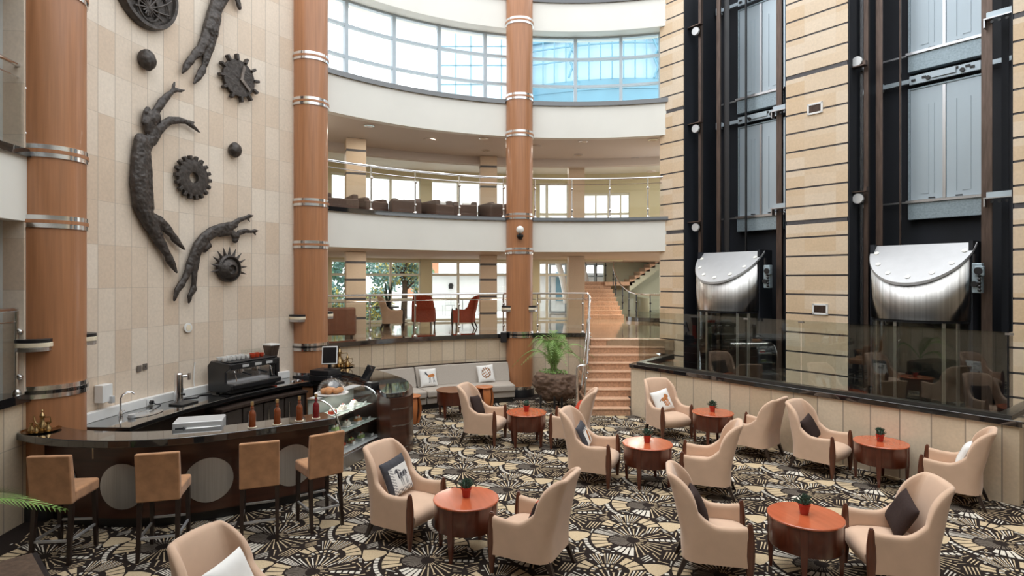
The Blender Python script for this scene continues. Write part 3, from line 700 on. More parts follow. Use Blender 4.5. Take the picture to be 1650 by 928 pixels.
rails(-4.95, 12.5, 11, 'pair of brown lift rails at the left of the right shaft', [(-.06, .05, .05, .1, m_chrome), (.04, 0, .08, .14, m_rail), (.2, .2, .12, .1, m_rail), (.42, .6, .02, .04, m_rail)])
rails(-3.02, 12.5, 11, 'brown lift rail at the right of the right shaft', [(0, 0, .15, .2, m_rail), (.18, .3, .1, .1, m_dark), (.32, .3, .06, .2, m_blackp), (.36, .9, .2, .05, m_sill)])
def bracket(u, n, z, label, flip=1, drum=True, below=True):
    t = uthing('rail_bracket', label, 'bracket', u, n, z, 'rail brackets in the lift shafts')
    mb = MB(); mb.box((0, 0, 0), (.42, .14, .02)); mb.box((-.2*flip, 0, -.07), (.02, .12, .14)); mb.box((.2*flip, 0, .04), (.05, .1, .09)); mb.build('arm', m_steel if not drum else m_rail, t)
    if drum:
        mb = MB(); s = -.13 if below else .10; mb.cyl((.06, -.04, s), (.06, .02, s), .10, n=24); mb.build('roller', m_gplastic, t, bevel=.01)
    else:
        mb = MB(); mb.box((0, -.02, .05), (.34, .08, .1)); mb.build('plate', m_door, t)
        for x in (-.1, 0, .1): mb = MB(); mb.cyl((x, -.04, -.06), (x, -.02, -.06), .025, n=8); mb.build('bolt', m_blackp, t)
bracket(-8.74, 12.35, 6.77, 'bracket with roller high in the left shaft at its left')
bracket(-8.74, 12.35, 4.36, 'bracket with roller above the farther lift car at its left')
bracket(-8.74, 12.35, 9.15, 'bracket with roller at the very top left of the left shaft')
bracket(-5.07, 12.35, 7.1, 'bracket with roller high in the right shaft at its left', below=False)
bracket(-5.05, 12.35, 4.66, 'bracket with roller above the nearer lift car at its left')
bracket(-2.82, 12.4, 7.33, 'pale plate bracket high at the right of the right shaft', drum=False)
bracket(-2.82, 12.4, 4.32, 'pale plate bracket above the nearer lift car at its right', drum=False)
bracket(-6.55, 12.4, 6.62, 'small plate bracket high at the right of the left shaft', drum=False)
bracket(-6.55, 12.4, 4.5, 'small plate bracket above the farther lift car at its right', drum=False)
def gearbox(u, n, z, label):
    t = uthing('lift_gear', label, 'machinery', u, n, z)
    mb = MB(); mb.box((0, 0, 0), (.14, .12, .5)); mb.box((.04, -.05, .12), (.12, .1, .16)); mb.build('housing', m_sill, t, bevel=.01)
    mb = MB(); mb.cyl((.03, -.12, .12), (.03, .0, .12), .06, n=14); mb.cyl((-.03, -.1, -.1), (-.03, .0, -.1), .05, n=14)
    for k in range(5): mb.ball((.04, -.08, -.2+k*.06), .03, 6)
    mb.box((-.05, -.03, .28), (.03, .05, .25)); mb.build('wheels', m_blackp, t)
gearbox(-3.02-.06, 12.25, 2.98, 'roller gear beside the nearer lift car')
gearbox(-6.78, 12.25, 3.02, 'roller gear beside the farther lift car')
for u, z, l in ((-5.72, 6.42, 'upper'), (-5.62, 2.36, 'lower')):
    t = uthing('air_vent', l+' white framed vent on the striped stone pier between the lifts', 'vent', u, 12.14, z)
    mb = MB()
    for s in (-1, 1): mb.box((s*.135, 0, 0), (.035, .03, .22)); mb.box((0, 0, s*.092), (.3, .03, .035))
    mb.build('frame', m_wplastic, t)
    mb = MB(); mb.box((0, .005, 0), (.25, .012, .16))
    for k in range(6): mb.box((0, -.004, -.06+k*.024), (.24, .012, .006))
    mb.build('grille', m_rail, t)
# ------------------------------------------------------------------ bronze reliefs on the curved wall
def relief(name, label, cat, build, a, z, bx=None, mats=m_bronze):
    """build in a flat wall frame (s to the right, depth toward the room, z up) then bend onto the wall at angle a"""
def wp(a0, s, d, z):                                # s metres to the right of angle a0
    return RP(a0-math.degrees(s/7.55), 7.55-d, z)
def bend(o, a0, z0):
    for v in o.data.vertices: s, d, z = v.co; v.co = wp(a0, s, d, z+z0)
    o.data.update()
def flat_disc(poly, d0, d1, mb, mi=0, bev=0):       # poly in (s,z)
    n = len(poly); mb.add([(p[0], d0, p[1]) for p in poly]+[(p[0], d1, p[1]) for p in poly], [(i, (i+1) % n, n+(i+1) % n, n+i) for i in range(n)]+[tuple(range(n))[::-1], tuple(range(n, 2*n))], mi)
def circ(r, n=40, c=(0, 0), ry=None): return [(c[0]+r*math.cos(2*PI*i/n), c[1]+(ry or r)*math.sin(2*PI*i/n)) for i in range(n)]
def figure(name, label, chains, a0, depth=.62, vox=.013):
    mb = MB()
    for ch in chains:
        pts = []
        for (a, z, r) in ch: pts.append((Vector((math.radians(a0-a)*7.55, .10, z)), r*1.0+.003))
        for i in range(len(pts)-1):
            (p, r0), (q, r1) = pts[i], pts[i+1]; k = max(2, int((q-p).length/.03))
            for j in range(k+1): f = j/k; mb.ball(tuple(p.lerp(q, f)), r0+(r1-r0)*f, 6)
    o = mb.build(name, m_bronze, smooth=0)
    r = o.modifiers.new('r', 'REMESH'); r.mode = 'VOXEL'; r.voxel_size = vox
    s = o.modifiers.new('s', 'SMOOTH'); s.factor = .5; s.iterations = 2
    dg = bpy.context.evaluated_depsgraph_get(); me = bpy.data.meshes.new_from_object(o.evaluated_get(dg)); o.modifiers.clear(); o.data = me
    from mathutils import noise
    for v in me.vertices:
        q = v.co*9; v.co.y = .07+(v.co.y-.10)*depth+.012*noise.noise(q)+.008*noise.noise(q*2.3)
    bend(o, a0, 0); me.materials.clear(); me.materials.append(m_bronze)
    me.polygons.foreach_set('use_smooth', [True]*len(me.polygons))
    tag(o, label, 'sculpture'); return o
figure('swimmer_relief', 'large bronze swimming figure arching upward on the left of the stone wall',
  [[(169.0, 5.10, .12), (169.15, 4.80, .15), (169.25, 4.45, .165), (168.9, 4.12, .155), (167.9, 3.86, .125), (166.8, 3.70, .10)],
   [(168.7, 5.10, .11), (168.4, 4.75, .12), (168.4, 4.4, .13), (168.2, 4.1, .13)],
   [(169.25, 5.12, .085), (168.1, 5.12, .10)],
   [(167.3, 3.90, .115), (166.3, 3.88, .10), (165.3, 3.80, .085), (164.4, 3.70, .06), (164.0, 3.64, .07), (163.3, 3.56, .05), (162.5, 3.47, .02)],
   [(167.4, 3.80, .12), (166.4, 3.60, .10), (165.6, 3.46, .08), (165.1, 3.36, .062), (164.8, 3.30, .075), (164.2, 3.19, .055), (163.7, 3.08, .022)],
   [(168.1, 5.02, .075), (167.4, 5.20, .085), (166.9, 5.34, .08)],
   [(168.0, 5.3, .06), (167.9, 5.40, .10), (167.5, 5.50, .125), (166.95, 5.55, .11)], [(168.7, 5.40, .035), (168.5, 5.48, .04), (168.35, 5.57, .045), (168.0, 5.62, .05)],
   [(167.0, 5.60, .065), (166.0, 5.80, .07), (165.0, 5.96, .055), (164.3, 6.06, .035), (163.6, 6.11, .035), (163.0, 6.12, .028), (162.5, 6.15, .012)], [(164.2, 6.09, .035), (164.15, 6.15, .03), (163.95, 6.22, .018)],
   [(167.3, 5.16, .085), (166.5, 5.33, .075), (165.6, 5.47, .07), (164.6, 5.57, .065), (163.2, 5.62, .055), (162.2, 5.63, .04), (161.4, 5.60, .045), (160.7, 5.56, .03), (160.0, 5.51, .01)], [(161.7, 5.63, .04), (161.0, 5.655, .018)]], 166)
figure('diver_relief', 'small bronze diving figure stretching to the right below the cog wheel',
  [[(154.3, 3.97, .06), (155.3, 3.93, .085), (156.6, 3.87, .10), (158.0, 3.80, .10), (159.3, 3.68, .105), (160.3, 3.52, .11), (160.9, 3.36, .10)],
   [(155.4, 3.83, .07), (156.8, 3.80, .08)], [(158.6, 3.56, .06), (159.3, 3.50, .07)],
   [(154.6, 3.98, .055), (153.6, 4.07, .045), (152.6, 4.12, .035), (151.9, 4.16, .04), (151.3, 4.18, .015)], [(152.2, 4.11, .025), (151.8, 4.06, .012)],
   [(154.6, 3.80, .06), (154.2, 3.75, .075), (154.3, 3.69, .06)], [(153.6, 3.83, .05), (152.6, 3.875, .042), (151.6, 3.87, .03), (151.0, 3.89, .035), (150.4, 3.90, .012)], [(151.1, 3.86, .022), (150.9, 3.81, .012)],
   [(160.9, 3.40, .085), (161.5, 3.22, .08), (162.0, 3.06, .065), (162.5, 2.95, .055), (162.9, 2.88, .065), (163.6, 2.77, .055), (164.0, 2.62, .025)],
   [(160.5, 3.38, .075), (160.8, 3.18, .068), (160.9, 2.98, .055), (161.0, 2.86, .045), (161.0, 2.80, .06), (161.6, 2.68, .045), (161.75, 2.57, .022)]], 158)
figure('falling_figure_relief', 'bronze figure with legs hanging down at the top of the stone wall',
  [[(155.0, 8.6, .13), (155.6, 8.35, .17), (156.6, 8.1, .155), (157.4, 7.85, .125), (157.9, 7.6, .145), (158.3, 7.38, .155)],
   [(158.7, 7.36, .105), (159.2, 7.14, .10), (159.9, 6.96, .085), (160.8, 6.83, .075), (161.2, 6.76, .055), (161.5, 6.70, .07), (162.1, 6.58, .06), (162.7, 6.44, .022)],
   [(157.9, 7.36, .105), (158.4, 7.10, .09), (159.0, 6.86, .075), (159.3, 6.70, .05), (159.6, 6.62, .068), (160.3, 6.46, .055), (161.0, 6.33, .02)],
   [(155.2, 8.5, .08), (154.2, 8.3, .07), (153.6, 8.05, .05)]], 158)
def ball_relief(a, z, r, label):
    mb = MB(); mb.ball((0, .07, 0), r, 18, sc=(1, .75, 1.1)); o = mb.build('bronze_ball', m_bronze)
    from mathutils import noise
    for v in o.data.vertices: v.co += v.co.normalized()*noise.noise(v.co*16)*.018
    bend(o, a, z); tag(o, label, 'sculpture')
ball_relief(168.1, 6.40, .145, 'rough bronze ball below the globe shield')
ball_relief(154.3, 5.36, .125, 'rough bronze ball to the right of the cog wheel')
# globe shield
a0, z0 = 168.15, 7.50
t = thing('globe_shield', 'round bronze globe shield with raised meridians at the top left of the stone wall', 'sculpture')
mb = MB(); R0 = .60; prof = [(R0, .0), (R0, .08), (R0*.97, .12), (R0*.88, .12), (R0*.86, .08)]
n = 64; vs = []
for r, d in prof: vs += [(r*math.cos(2*PI*i/n), d, r*math.sin(2*PI*i/n)) for i in range(n)]
mb.add(vs, [(j*n+i, j*n+(i+1) % n, (j+1)*n+(i+1) % n, (j+1)*n+i) for j in range(len(prof)-1) for i in range(n)]); o = mb.build('rim', m_bronze, t); bend(o, a0, z0)
mb = MB(); vs = [(0, .11, 0)]; rings = 10
for k in range(1, rings+1):
    r = R0*.87*k/rings; vs += [(r*math.cos(2*PI*i/n), .08+.03*(1-(k/rings)**2), r*math.sin(2*PI*i/n)) for i in range(n)]
fs = [(0, 1+i, 1+(i+1) % n) for i in range(n)]+[(1+k*n+i, 1+k*n+(i+1) % n, 1+(k+1)*n+(i+1) % n, 1+(k+1)*n+i) for k in range(rings-1) for i in range(n)]
mb.add(vs, fs); o = mb.build('face', m_bronze, t); bend(o, a0, z0)
mb = MB(); pole = (-.02, -.30)
for th in range(0, 360, 24):
    pts = []
    for j in range(9):
        r = j/8*1.1; c = th+28*(j/8)**1.5; x = pole[0]+r*math.cos(math.radians(c)); z = pole[1]+r*math.sin(math.radians(c))
        if math.hypot(x, z) < R0*.87: pts.append((x, .12, z))
    if len(pts) > 1: mb.tube(pts, .016, 6)
for rr in (.2, .42, .66): 
    pts = [(pole[0]+rr*math.cos(2*PI*i/48), .12, pole[1]+rr*math.sin(2*PI*i/48)) for i in range(49)]; run = []
    for p in pts:
        if math.hypot(p[0], p[2]) < R0*.87: run.append(p)
        else:
            if len(run) > 1: mb.tube(run, .016, 6)
            run = []
    if len(run) > 1: mb.tube(run, .016, 6)
o = mb.build('meridians', m_bronze, t); bend(o, a0, z0)
# clock wheel
t = thing('clock_relief', 'bronze clock wheel with short pegs and two pale hands', 'sculpture'); a0, z0 = 153.62, 6.72
mb = MB(); flat_disc(circ(.345, 48), .02, .075, mb); o = mb.build('dial', m_bronze, t, bevel=.01); bend(o, a0, z0)
for k in range(12):
    th = 2*PI*k/12+.12; c, s_ = math.cos(th), math.sin(th); mb = MB(); mb.box((0, 0, 0), (.11, .09, .05), mat=Matrix.Translation((.385*c, .065, .385*s_)) @ Matrix.Rotation(-th, 4, 'Y')); o = mb.build('peg', m_bronze, t, bevel=.008); bend(o, a0, z0)
for th, l in ((76, .30), (-40, .27)):
    c, s_ = math.cos(math.radians(th)), math.sin(math.radians(th)); mb = MB(); mb.box((0, 0, 0), (l, .03, .055), mat=Matrix.Translation((.03+l*.42*c, .095, l*.42*s_-.02)) @ Matrix.Rotation(-math.radians(th), 4, 'Y')); o = mb.build('hand', m_bronze2, t); bend(o, a0, z0)
# cog wheel
t = thing('cog_relief', 'bronze cog wheel with a hole in the middle beside the swimming figure', 'sculpture'); a0, z0 = 161.05, 4.705
mb = MB(); n = 72; vs = []
for r, d in ((.095, .03), (.095, .09), (.19, .11), (.31, .085), (.31, .03)): vs += [(r*math.cos(2*PI*i/n), d, r*math.sin(2*PI*i/n)) for i in range(n)]
mb.add(vs, [(j*n+i, j*n+(i+1) % n, ((j+1) % 5)*n+(i+1) % n, ((j+1) % 5)*n+i) for j in range(5) for i in range(n)]); o = mb.build('wheel', m_bronze, t); bend(o, a0, z0)
for k in range(18):
    th = 2*PI*k/18; mb = MB(); mb.box((0, 0, 0), (.085, .07, .06), mat=Matrix.Translation((.335*math.cos(th), .06, .335*math.sin(th))) @ Matrix.Rotation(-th, 4, 'Y')); o = mb.build('tooth', m_bronze, t, bevel=.01); bend(o, a0, z0)
# sun wheel
t = thing('sun_relief', 'bronze sun disc with spikes around its upper half', 'sculpture'); a0, z0 = 155.27, 3.16
mb = MB(); n = 56; vs = []
P_ = [(.25, .02), (.25, .09), (.215, .12), (.205, .09), (.2, .08), (.12, .15), (.085, .16), (.075, .12), (.04, .11), (.0, .13)]
for r, d in P_: vs += [(r*math.cos(2*PI*i/n), d, r*math.sin(2*PI*i/n)-(.02 if r < .21 else 0)) for i in range(n)]
mb.add(vs, [(j*n+i, j*n+(i+1) % n, (j+1)*n+(i+1) % n, (j+1)*n+i) for j in range(len(P_)-1) for i in range(n)]); o = mb.build('disc', m_bronze, t); bend(o, a0, z0)
for k in range(11):
    th = math.radians(-15+k*20.5); c, s_ = math.cos(th), math.sin(th); mb = MB(); mb.cyl((.22*c, .06, .22*s_), (.40*c, .06, .40*s_), .035, .004, 8); o = mb.build('spike', m_bronze, t); bend(o, a0, z0)
# small fittings on this wall
t = thing('ceiling_speaker', 'round white speaker on the stone wall below the diving figure', 'speaker'); mb = MB(); flat_disc(circ(.082, 32), 0, .025, mb); o = mb.build('rim', m_wplastic, t, bevel=.006); bend(o, 161.48, 2.13)
mb = MB(); flat_disc(circ(.05, 24), .02, .03, mb); o = mb.build('mesh', m_ivory, t); bend(o, 161.48, 2.13)
def wallbox(name, label, cat, a, z, parts):
    t = thing(name, label, cat)
    for nm, s, zz, w_, h_, d0, d1, m in parts:
        mb = MB(); flat_disc([(s-w_/2, zz-h_/2), (s+w_/2, zz-h_/2), (s+w_/2, zz+h_/2), (s-w_/2, zz+h_/2)], d0, d1, mb); o = mb.build(nm, m, t, bevel=.008); bend(o, a, z)
wallbox('socket_plate', 'left one of two brown socket plates on the stone wall above the tap', 'socket', 168.75, 1.57, [('plate', 0, 0, .085, .1, 0, .012, m_bronze2)])
wallbox('socket_plate', 'right one of two brown socket plates on the stone wall above the tap', 'socket', 167.9, 1.585, [('plate', 0, 0, .085, .1, 0, .012, m_bronze2), ('key_slot', 0, 0, .012, .03, .01, .016, m_blackp)])
wallbox('hand_dryer', 'white wall box dispenser above the sink', 'dispenser', 174.3, 1.33, [('body', 0, 0, .19, .25, 0, .13, m_wplastic), ('nozzle', .06, -.1, .06, .1, .1, .17, m_gplastic)])
wallbox('socket', 'grey double socket on the stone wall right of the coffee machine', 'socket', 147.4, 1.37, [('plate', 0, 0, .1, .17, 0, .05, m_gplastic), ('insert', 0, .03, .05, .06, .045, .055, m_blackp)])
# ------------------------------------------------------------------ bar
def spline(P, n=8):
    P = [Vector(p) for p in P]; P = [P[0]*2-P[1]]+P+[P[-1]*2-P[-2]]; out = []
    for i in range(1, len(P)-2):
        for k in range(n):
            t = k/n; a, b, c, d = P[i-1:i+3]
            out.append(tuple(.5*((2*b)+(-a+c)*t+(2*a-5*b+4*c-d)*t*t+(-a+3*b-3*c+d)*t**3)))
    return out+[tuple(P[-2])]
BF = spline([(-5.98, 7.08), (-5.4, 6.83), (-4.75, 6.72), (-4.2, 6.76), (-3.7, 6.92), (-3.24, 7.18), (-2.78, 7.50), (-2.34, 7.85)])
def boff(d, i0=0, i1=None): return inset(BF, d)[i0:i1]
t = thing('bar_counter', 'curved dark mahogany bar with a thick black granite top', 'bar counter', (0, 0, 0))
mb = MB(); mb.slab(boff(0), boff(.42), 1.03, 1.12); mb.build('granite_top', m_black, t, bevel=.012)
mb = MB(); mb.slab(boff(.26, 1), boff(.31, 1), .13, 1.03); mb.build('front_panel', m_mahog, t)
mb = MB(); mb.slab(boff(.32, 1), boff(.36, 1), 0.002, .13); mb.build('kick_board', m_blackp, t)
mb = MB(); mb.slab(boff(.3, -2), boff(.8, -2), 0, 1.03); mb.build('end_panel', m_wenge, t)
mb = MB(); mb.slab(boff(.26, 0, 3), boff(.31, 0, 3), 0, 1.03); mb.build('end_pilaster', m_wenge, t)
mb = MB(); mb.slab(boff(.31, 2), boff(.86, 2), .84, .88); mb.build('inner_worktop', m_wenge, t)
mb = MB(); mb.slab(boff(.36, 2), boff(.8, 2), .1, .84); mb.build('inner_cupboard', m_wenge, t)
bo = boff(.258); bn = len(bo)
def bar_at(x):
    i = min(range(bn-1), key=lambda k: abs(bo[k][0]-x)); p, q = Vector(bo[i]), Vector(bo[i+1]); return p, math.atan2(q.y-p.y, q.x-p.x)
for pxx, z in ((96, .52), (201, .51), (339, .51), (469, .52)):
    x = min(bo, key=lambda q: abs(825+950*q[0]/q[1]-pxx))[0]
    mb = MB(); n = 44; p, r = bar_at(x); vs = []
    for k in range(n):
        th = 2*PI*k/n; sx = .27*math.cos(th); q, rr = bar_at(x+sx*math.cos(r)); nn = Vector((math.sin(rr), -math.cos(rr)))
        f = Vector(p)+Vector((math.cos(r), math.sin(r)))*sx
        i = min(range(bn-1), key=lambda k: (Vector(bo[k])-f).length); a = Vector(bo[i])
        best = None
        for k2 in (i-1, i):
            if 0 <= k2 < bn-1:
                A_, B_ = Vector(bo[k2]), Vector(bo[k2+1]); tt = max(0, min(1, (f-A_).dot(B_-A_)/(B_-A_).length_squared)); g = A_.lerp(B_, tt)
                if best is None or (g-f).length < (best-f).length: best = g
        vs.append((best.x+nn.x*.012, best.y+nn.y*.012, z+.27*math.sin(th)))
    off2 = [(v[0]-math.sin(r)*.01, v[1]+math.cos(r)*.01, v[2]) for v in vs]
    rows = [[vs[k], vs[(n-k) % n]] for k in range(1, n//2)]
    mb.add(vs+off2, [(k, k+1, n-k-1, n-k) for k in range(1, n//2-1)]+[(0, 1, n-1), (n//2-1, n//2, n//2+1)]+[(i, (i+1) % n, n+(i+1) % n, n+i) for i in range(n)]); mb.build('steel_disc', m_steel, t, smooth=0)
mb = MB(); mb.tube([(-4.93, 6.93, 1.02), (-4.93, 6.935, .9), (-4.925, 6.93, .85)], .006, 6); o = mb.build('hanging_cord', m_ivory); tag(o, 'short pale cord hanging from under the bar top above the second bar stool', 'cord')
# back counter along the stone wall
t = thing('back_counter', 'black granite counter along the stone wall behind the bar', 'counter')
mb = MB(); mb.arc(145.2, 178, 6.75, 7.5, .90, .965, 0, 1.0); mb.build('granite_top', m_black, t, bevel=.008)
mb = MB(); mb.arc(145, 178.5, 7.46, 7.555, .965, 1.10, 0, 1.0); mb.build('cable_trunking', m_wplastic, t, bevel=.008)
mb = MB(); mb.arc(145.4, 178, 6.98, 7.5, .02, .90, 0, 1.0); mb.build('carcass', m_wenge, t)
t = thing('undercounter_fridge', 'grey brown undercounter fridge with dark doors below the coffee machine', 'fridge')
mb = MB(); mb.arc(146.5, 163, 6.62, 7.0, .78, .82, 0, 1.0); mb.build('top', m_rail, t)
mb = MB(); mb.arc(146.5, 163, 6.68, 6.99, .08, .78, 0, 1.0); mb.build('body', m_wenge, t)
for a in (147, 151, 155, 159):
    mb = MB(); mb.arc(a+.1, a+3.8, 6.655, 6.68, .12, .75, 0, 1.0); d = mb.build('door', m_fdoor, t)
    mb = MB(); p = RP(a+3.2, 6.62); mb.cyl((p[0], p[1], .4), (p[0], p[1], .68), .012, n=8); mb.build('handle', m_chrome, d)
t = thing('sink', 'oval steel sink set in the counter below the white wall box', 'sink', RP(171.5, 7.12, .966), math.radians(171.5))
mb = MB(); mb.lathe([(.29, .003), (.29, .008), (.25, .008), (.24, -.03), (.2, -.05), (0, -.052)], 40, sx=.62); mb.build('basin', m_chrome, t)
t = thing('tap', 'curved steel tap behind the sink', 'tap', RP(173.3, 7.33, .966), math.radians(173.3))
mb = MB(); mb.lathe([(.028, 0), (.028, .06), (.016, .08), (.014, .1)], 16); mb.build('base', m_chrome, t)
mb = MB(); mb.tube([(0, 0, .08), (0, 0, .27), (-.02, -.02, .32), (-.06, -.06, .35), (-.10, -.10, .34), (-.12, -.12, .31)], .012, 10); mb.build('spout', m_chrome, t)
mb = MB(); mb.cyl((0, 0, .06), (.0, -.07, .08), .008, n=8); mb.build('lever', m_chrome, t)
mb = MB(); mb.lathe([(.05, 0), (.055, .01), (.05, .05), (.03, .05)], 20); o = mb.build('drain_cup', m_gplastic, loc=RP(173.6, 7.12, .966)); tag(o, 'small steel cup on the drainer beside the tap', 'cup')
t = thing('beer_tap', 'tall chrome tap column on a drip tray behind the bar', 'beer tap', RP(165.7, 7.18, .966), math.radians(165.7))
mb = MB(); mb.cyl((0, 0, .02), (0, 0, .47), .062, n=24); mb.lathe([(.062, .47), (.05, .49), (0, .49)], 24); mb.build('tower', m_chrome, t)
mb = MB(); mb.cyl((0, 0, .43), (-.1, -.1, .43), .022, n=12); mb.cyl((-.1, -.1, .37), (-.1, -.1, .48), .026, n=14); mb.build('nozzle', m_chrome, t)
mb = MB(); mb.box((-.1, 0, .012), (.26, .34, .024)); mb.cyl((-.02, 0, .15), (-.12, 0, .15), .018, n=10); mb.build('drip_tray', m_blackp, t, bevel=.006)
mb = MB(); mb.cyl((0, 0, .0), (0, .0, .16), .02, n=12); mb.ball((0, 0, .18), .035, 8); mb.box((.0, .05, .17), (.06, .1, .05)); o = mb.build('pressure_gauge', m_gplastic, loc=RP(164.3, 7.35, .966)); tag(o, 'small grey gauge valve right of the tap column', 'valve')
mb = MB(); mb.tube([(*RP(160.4, 7.54), 1.52), (*RP(160.6, 7.53), 1.35), (*RP(160.7, 7.52), 1.2), (*RP(160.75, 7.5), 1.105)], .009, 6); o = mb.build('wall_cable', m_wplastic); tag(o, 'white cable running up the stone wall from the trunking', 'cable')
pts = [(*RP(165.2-.5*i, 7.3-.06*math.sin(i*1.3)), .972) for i in range(12)]
mb = MB(); mb.tube(pts, .009, 6); o = mb.build('counter_cable', m_blackp); tag(o, 'black cable lying along the back counter by the tap column', 'cable')
t = thing('wall_plug', 'black plug in a white socket on the trunking left of the tap column', 'socket', RP(167.9, 7.45, 1.03), math.radians(167.9)+PI/2)
mb = MB(); mb.box((0, 0, 0), (.13, .015, .09)); mb.build('plate', m_wplastic, t, bevel=.004)
mb = MB(); mb.cyl((0, .0, 0), (0, .05, 0), .03, n=14); mb.tube([(0, .05, 0), (-.02, .08, -.03), (-.1, .1, -.058)], .008, 6); mb.build('plug', m_blackp, t)
# coffee machine
def polar_thing(name, label, cat, a, r, z): return thing(name, label, cat, RP(a, r, z), math.radians(a)-PI/2)   # local +y = toward wall, +x = to the left along the wall
t = polar_thing('coffee_machine', 'large black espresso machine on the back counter', 'coffee machine', 155.0, 7.1, .966)
W = .52
side = [(.28, .03), (-.12, .03), (-.30, .10), (-.30, .17), (-.14, .19), (-.14, .38), (-.26, .46), (-.26, .53), (.22, .56), (.30, .48)]
for s in (-1, 1):
    mb = MB(); n = len(side); vs = [(s*(W-.02), y, z) for y, z in side]+[(s*(W+.03), y, z) for y, z in side]
    mb.add(vs, [(i, (i+1) % n, n+(i+1) % n, n+i) for i in range(n)]+[tuple(range(n))[::-1], tuple(range(n, 2*n))]); mb.build('side_panel', m_blackp, t, bevel=.012)
mb = MB(); mb.box((0, .09, .30), (2*W-.04, .36, .48)); mb.build('body', m_chrome, t, bevel=.01)
mb = MB(); mb.box((0, -.16, .475), (2*W-.04, .2, .10), mat=None); mb.box((0, .04, .545), (2*W-.04, .5, .025)); mb.build('control_panel', m_blackp, t, bevel=.01)
for x in (.3, .05, -.22): mb = MB(); mb.box((x, -.262, .475), (.14, .01, .045)); mb.build('display', m_gplastic, t)
mb = MB(); mb.box((0, -.16, .13), (2*W-.04, .3, .07)); mb.box((0, -.06, .06), (2*W-.06, .3, .1)); mb.build('tray_base', m_blackp, t, bevel=.008)
mb = MB(); mb.box((0, -.17, .172), (2*W-.06, .28, .018)); mb.build('drip_tray', m_steel, t)
for x in (-.2, .14):
    mb = MB(); mb.cyl((x, -.12, .36), (x, -.12, .43), .05, n=18); mb.cyl((x, -.12, .33), (x, -.12, .36), .04, n=16); mb.build('group_head', m_chrome, t)
    mb = MB(); mb.cyl((x, -.15, .345), (x+.03, -.34, .31), .016, n=10); mb.build('portafilter_handle', m_blackp, t)
for x in (-.42, .36):
    mb = MB(); mb.tube([(x, -.2, .42), (x, -.24, .36), (x+.02, -.25, .22)], .008, 8); mb.cyl((x, -.24, .36), (x, -.26, .36), .02, n=10); mb.build('steam_wand', m_chrome, t)
for x in (-.4, .4):
    for y in (-.1, .22): mb = MB(); mb.cyl((x, y, 0), (x, y, .04), .03, n=12); mb.build('foot', m_blackp, t)
T = Matrix.Translation(t.location) @ Matrix.Rotation(t.rotation_euler[2], 4, 'Z')
def cup(): 
    mb = MB(); mb.lathe([(.028, 0), (.036, .01), (.042, .07), (.038, .07), (.032, .012), (0, .012)], 18)
    mb.tube([(.038, 0, .055), (.06, 0, .05), (.06, 0, .025), (.036, 0, .02)], .005, 6); return mb
cm = None; k = 0
pos = ['leftmost', 'second from the left', 'third from the left', 'fourth from the left', 'fifth from the left', 'rightmost']
for row, y in enumerate((-.02, .12)):
    for i in range(6):
        p = T @ Vector((-.46+.095*i, y, .5585)); lab = 'white cup on the coffee machine, %s of the %s row' % (pos[i], 'front' if row == 0 else 'rear')
        if cm is None: cm = tag(cup().build('cup', m_wplastic), lab, 'cup', 'white cups on the coffee machine'); cm.location = p; cm.rotation_euler[2] = .6; continue
        c = cm.copy(); COL.objects.link(c); c.location = p; c.rotation_euler[2] = k; c['label'] = lab; k += 1.3
cm = None
for i, (x, y, l) in enumerate(((.13, -.03, 'left front'), (.23, -.03, 'middle'), (.33, -.03, 'right front'), (.20, .07, 'rear left'), (.31, .07, 'rear right'))):
    p = T @ Vector((x, y, .5585)); lab = 'orange red cup on the right end of the coffee machine, %s one' % l
    if cm is None: cm = tag(cup().build('cup', m_red), lab, 'cup', 'orange red cups on the coffee machine'); cm.location = p; continue
    c = cm.copy(); COL.objects.link(c); c.location = p; c.rotation_euler[2] = i*1.7; c['label'] = lab
cm = None
for i in range(5):
    p = T @ Vector((.11+.09*i, .2, .5585)); lab = 'clear tumbler at the back of the coffee machine, %s' % ['leftmost', 'second', 'middle', 'fourth', 'rightmost'][i]
    if cm is None:
        mb = MB(); mb.lathe([(.03, 0), (.036, .13), (.033, .13), (.027, .01), (0, .01)], 16); cm = tag(mb.build('tumbler', m_glass), lab, 'glass', 'tumblers on the coffee machine'); cm.location = p; continue
    c = cm.copy(); COL.objects.link(c); c.location = p; c['label'] = lab
t = polar_thing('coffee_grinder', 'coffee grinder with a square bean hopper right of the coffee machine', 'grinder', 149.4, 7.22, .966)
mb = MB(); mb.box((0, 0, .012), (.28, .34, .024)); mb.build('tray', m_blackp, t, bevel=.004)
mb = MB(); mb.box((0, .05, .24), (.15, .18, .44)); mb.build('body', m_red, t, bevel=.02)
mb = MB(); mb.cyl((0, -.1, .22), (0, -.1, .42), .06, n=20); mb.lathe([(.065, .42), (.02, .46), (.012, .52), (.02, .53), (0, .53)], 18, (0, -.1, 0)); mb.cyl((0, -.1, .12), (0, -.1, .22), .03, n=12); mb.build('doser', m_blackp, t)
mb = MB(); mb.add([(-.06, -.03, .46), (.06, -.03, .46), (.06, .13, .46), (-.06, .13, .46), (-.1, -.07, .72), (.1, -.07, .72), (.1, .17, .72), (-.1, .17, .72)], [(0, 3, 2, 1), (0, 1, 5, 4), (1, 2, 6, 5), (2, 3, 7, 6), (3, 0, 4, 7), (4, 5, 6, 7)]); mb.build('bean_hopper', m_rail, t)
mb = MB(); mb.box((0, .05, .735), (.21, .25, .03)); mb.build('hopper_lid', m_wplastic, t, bevel=.006)
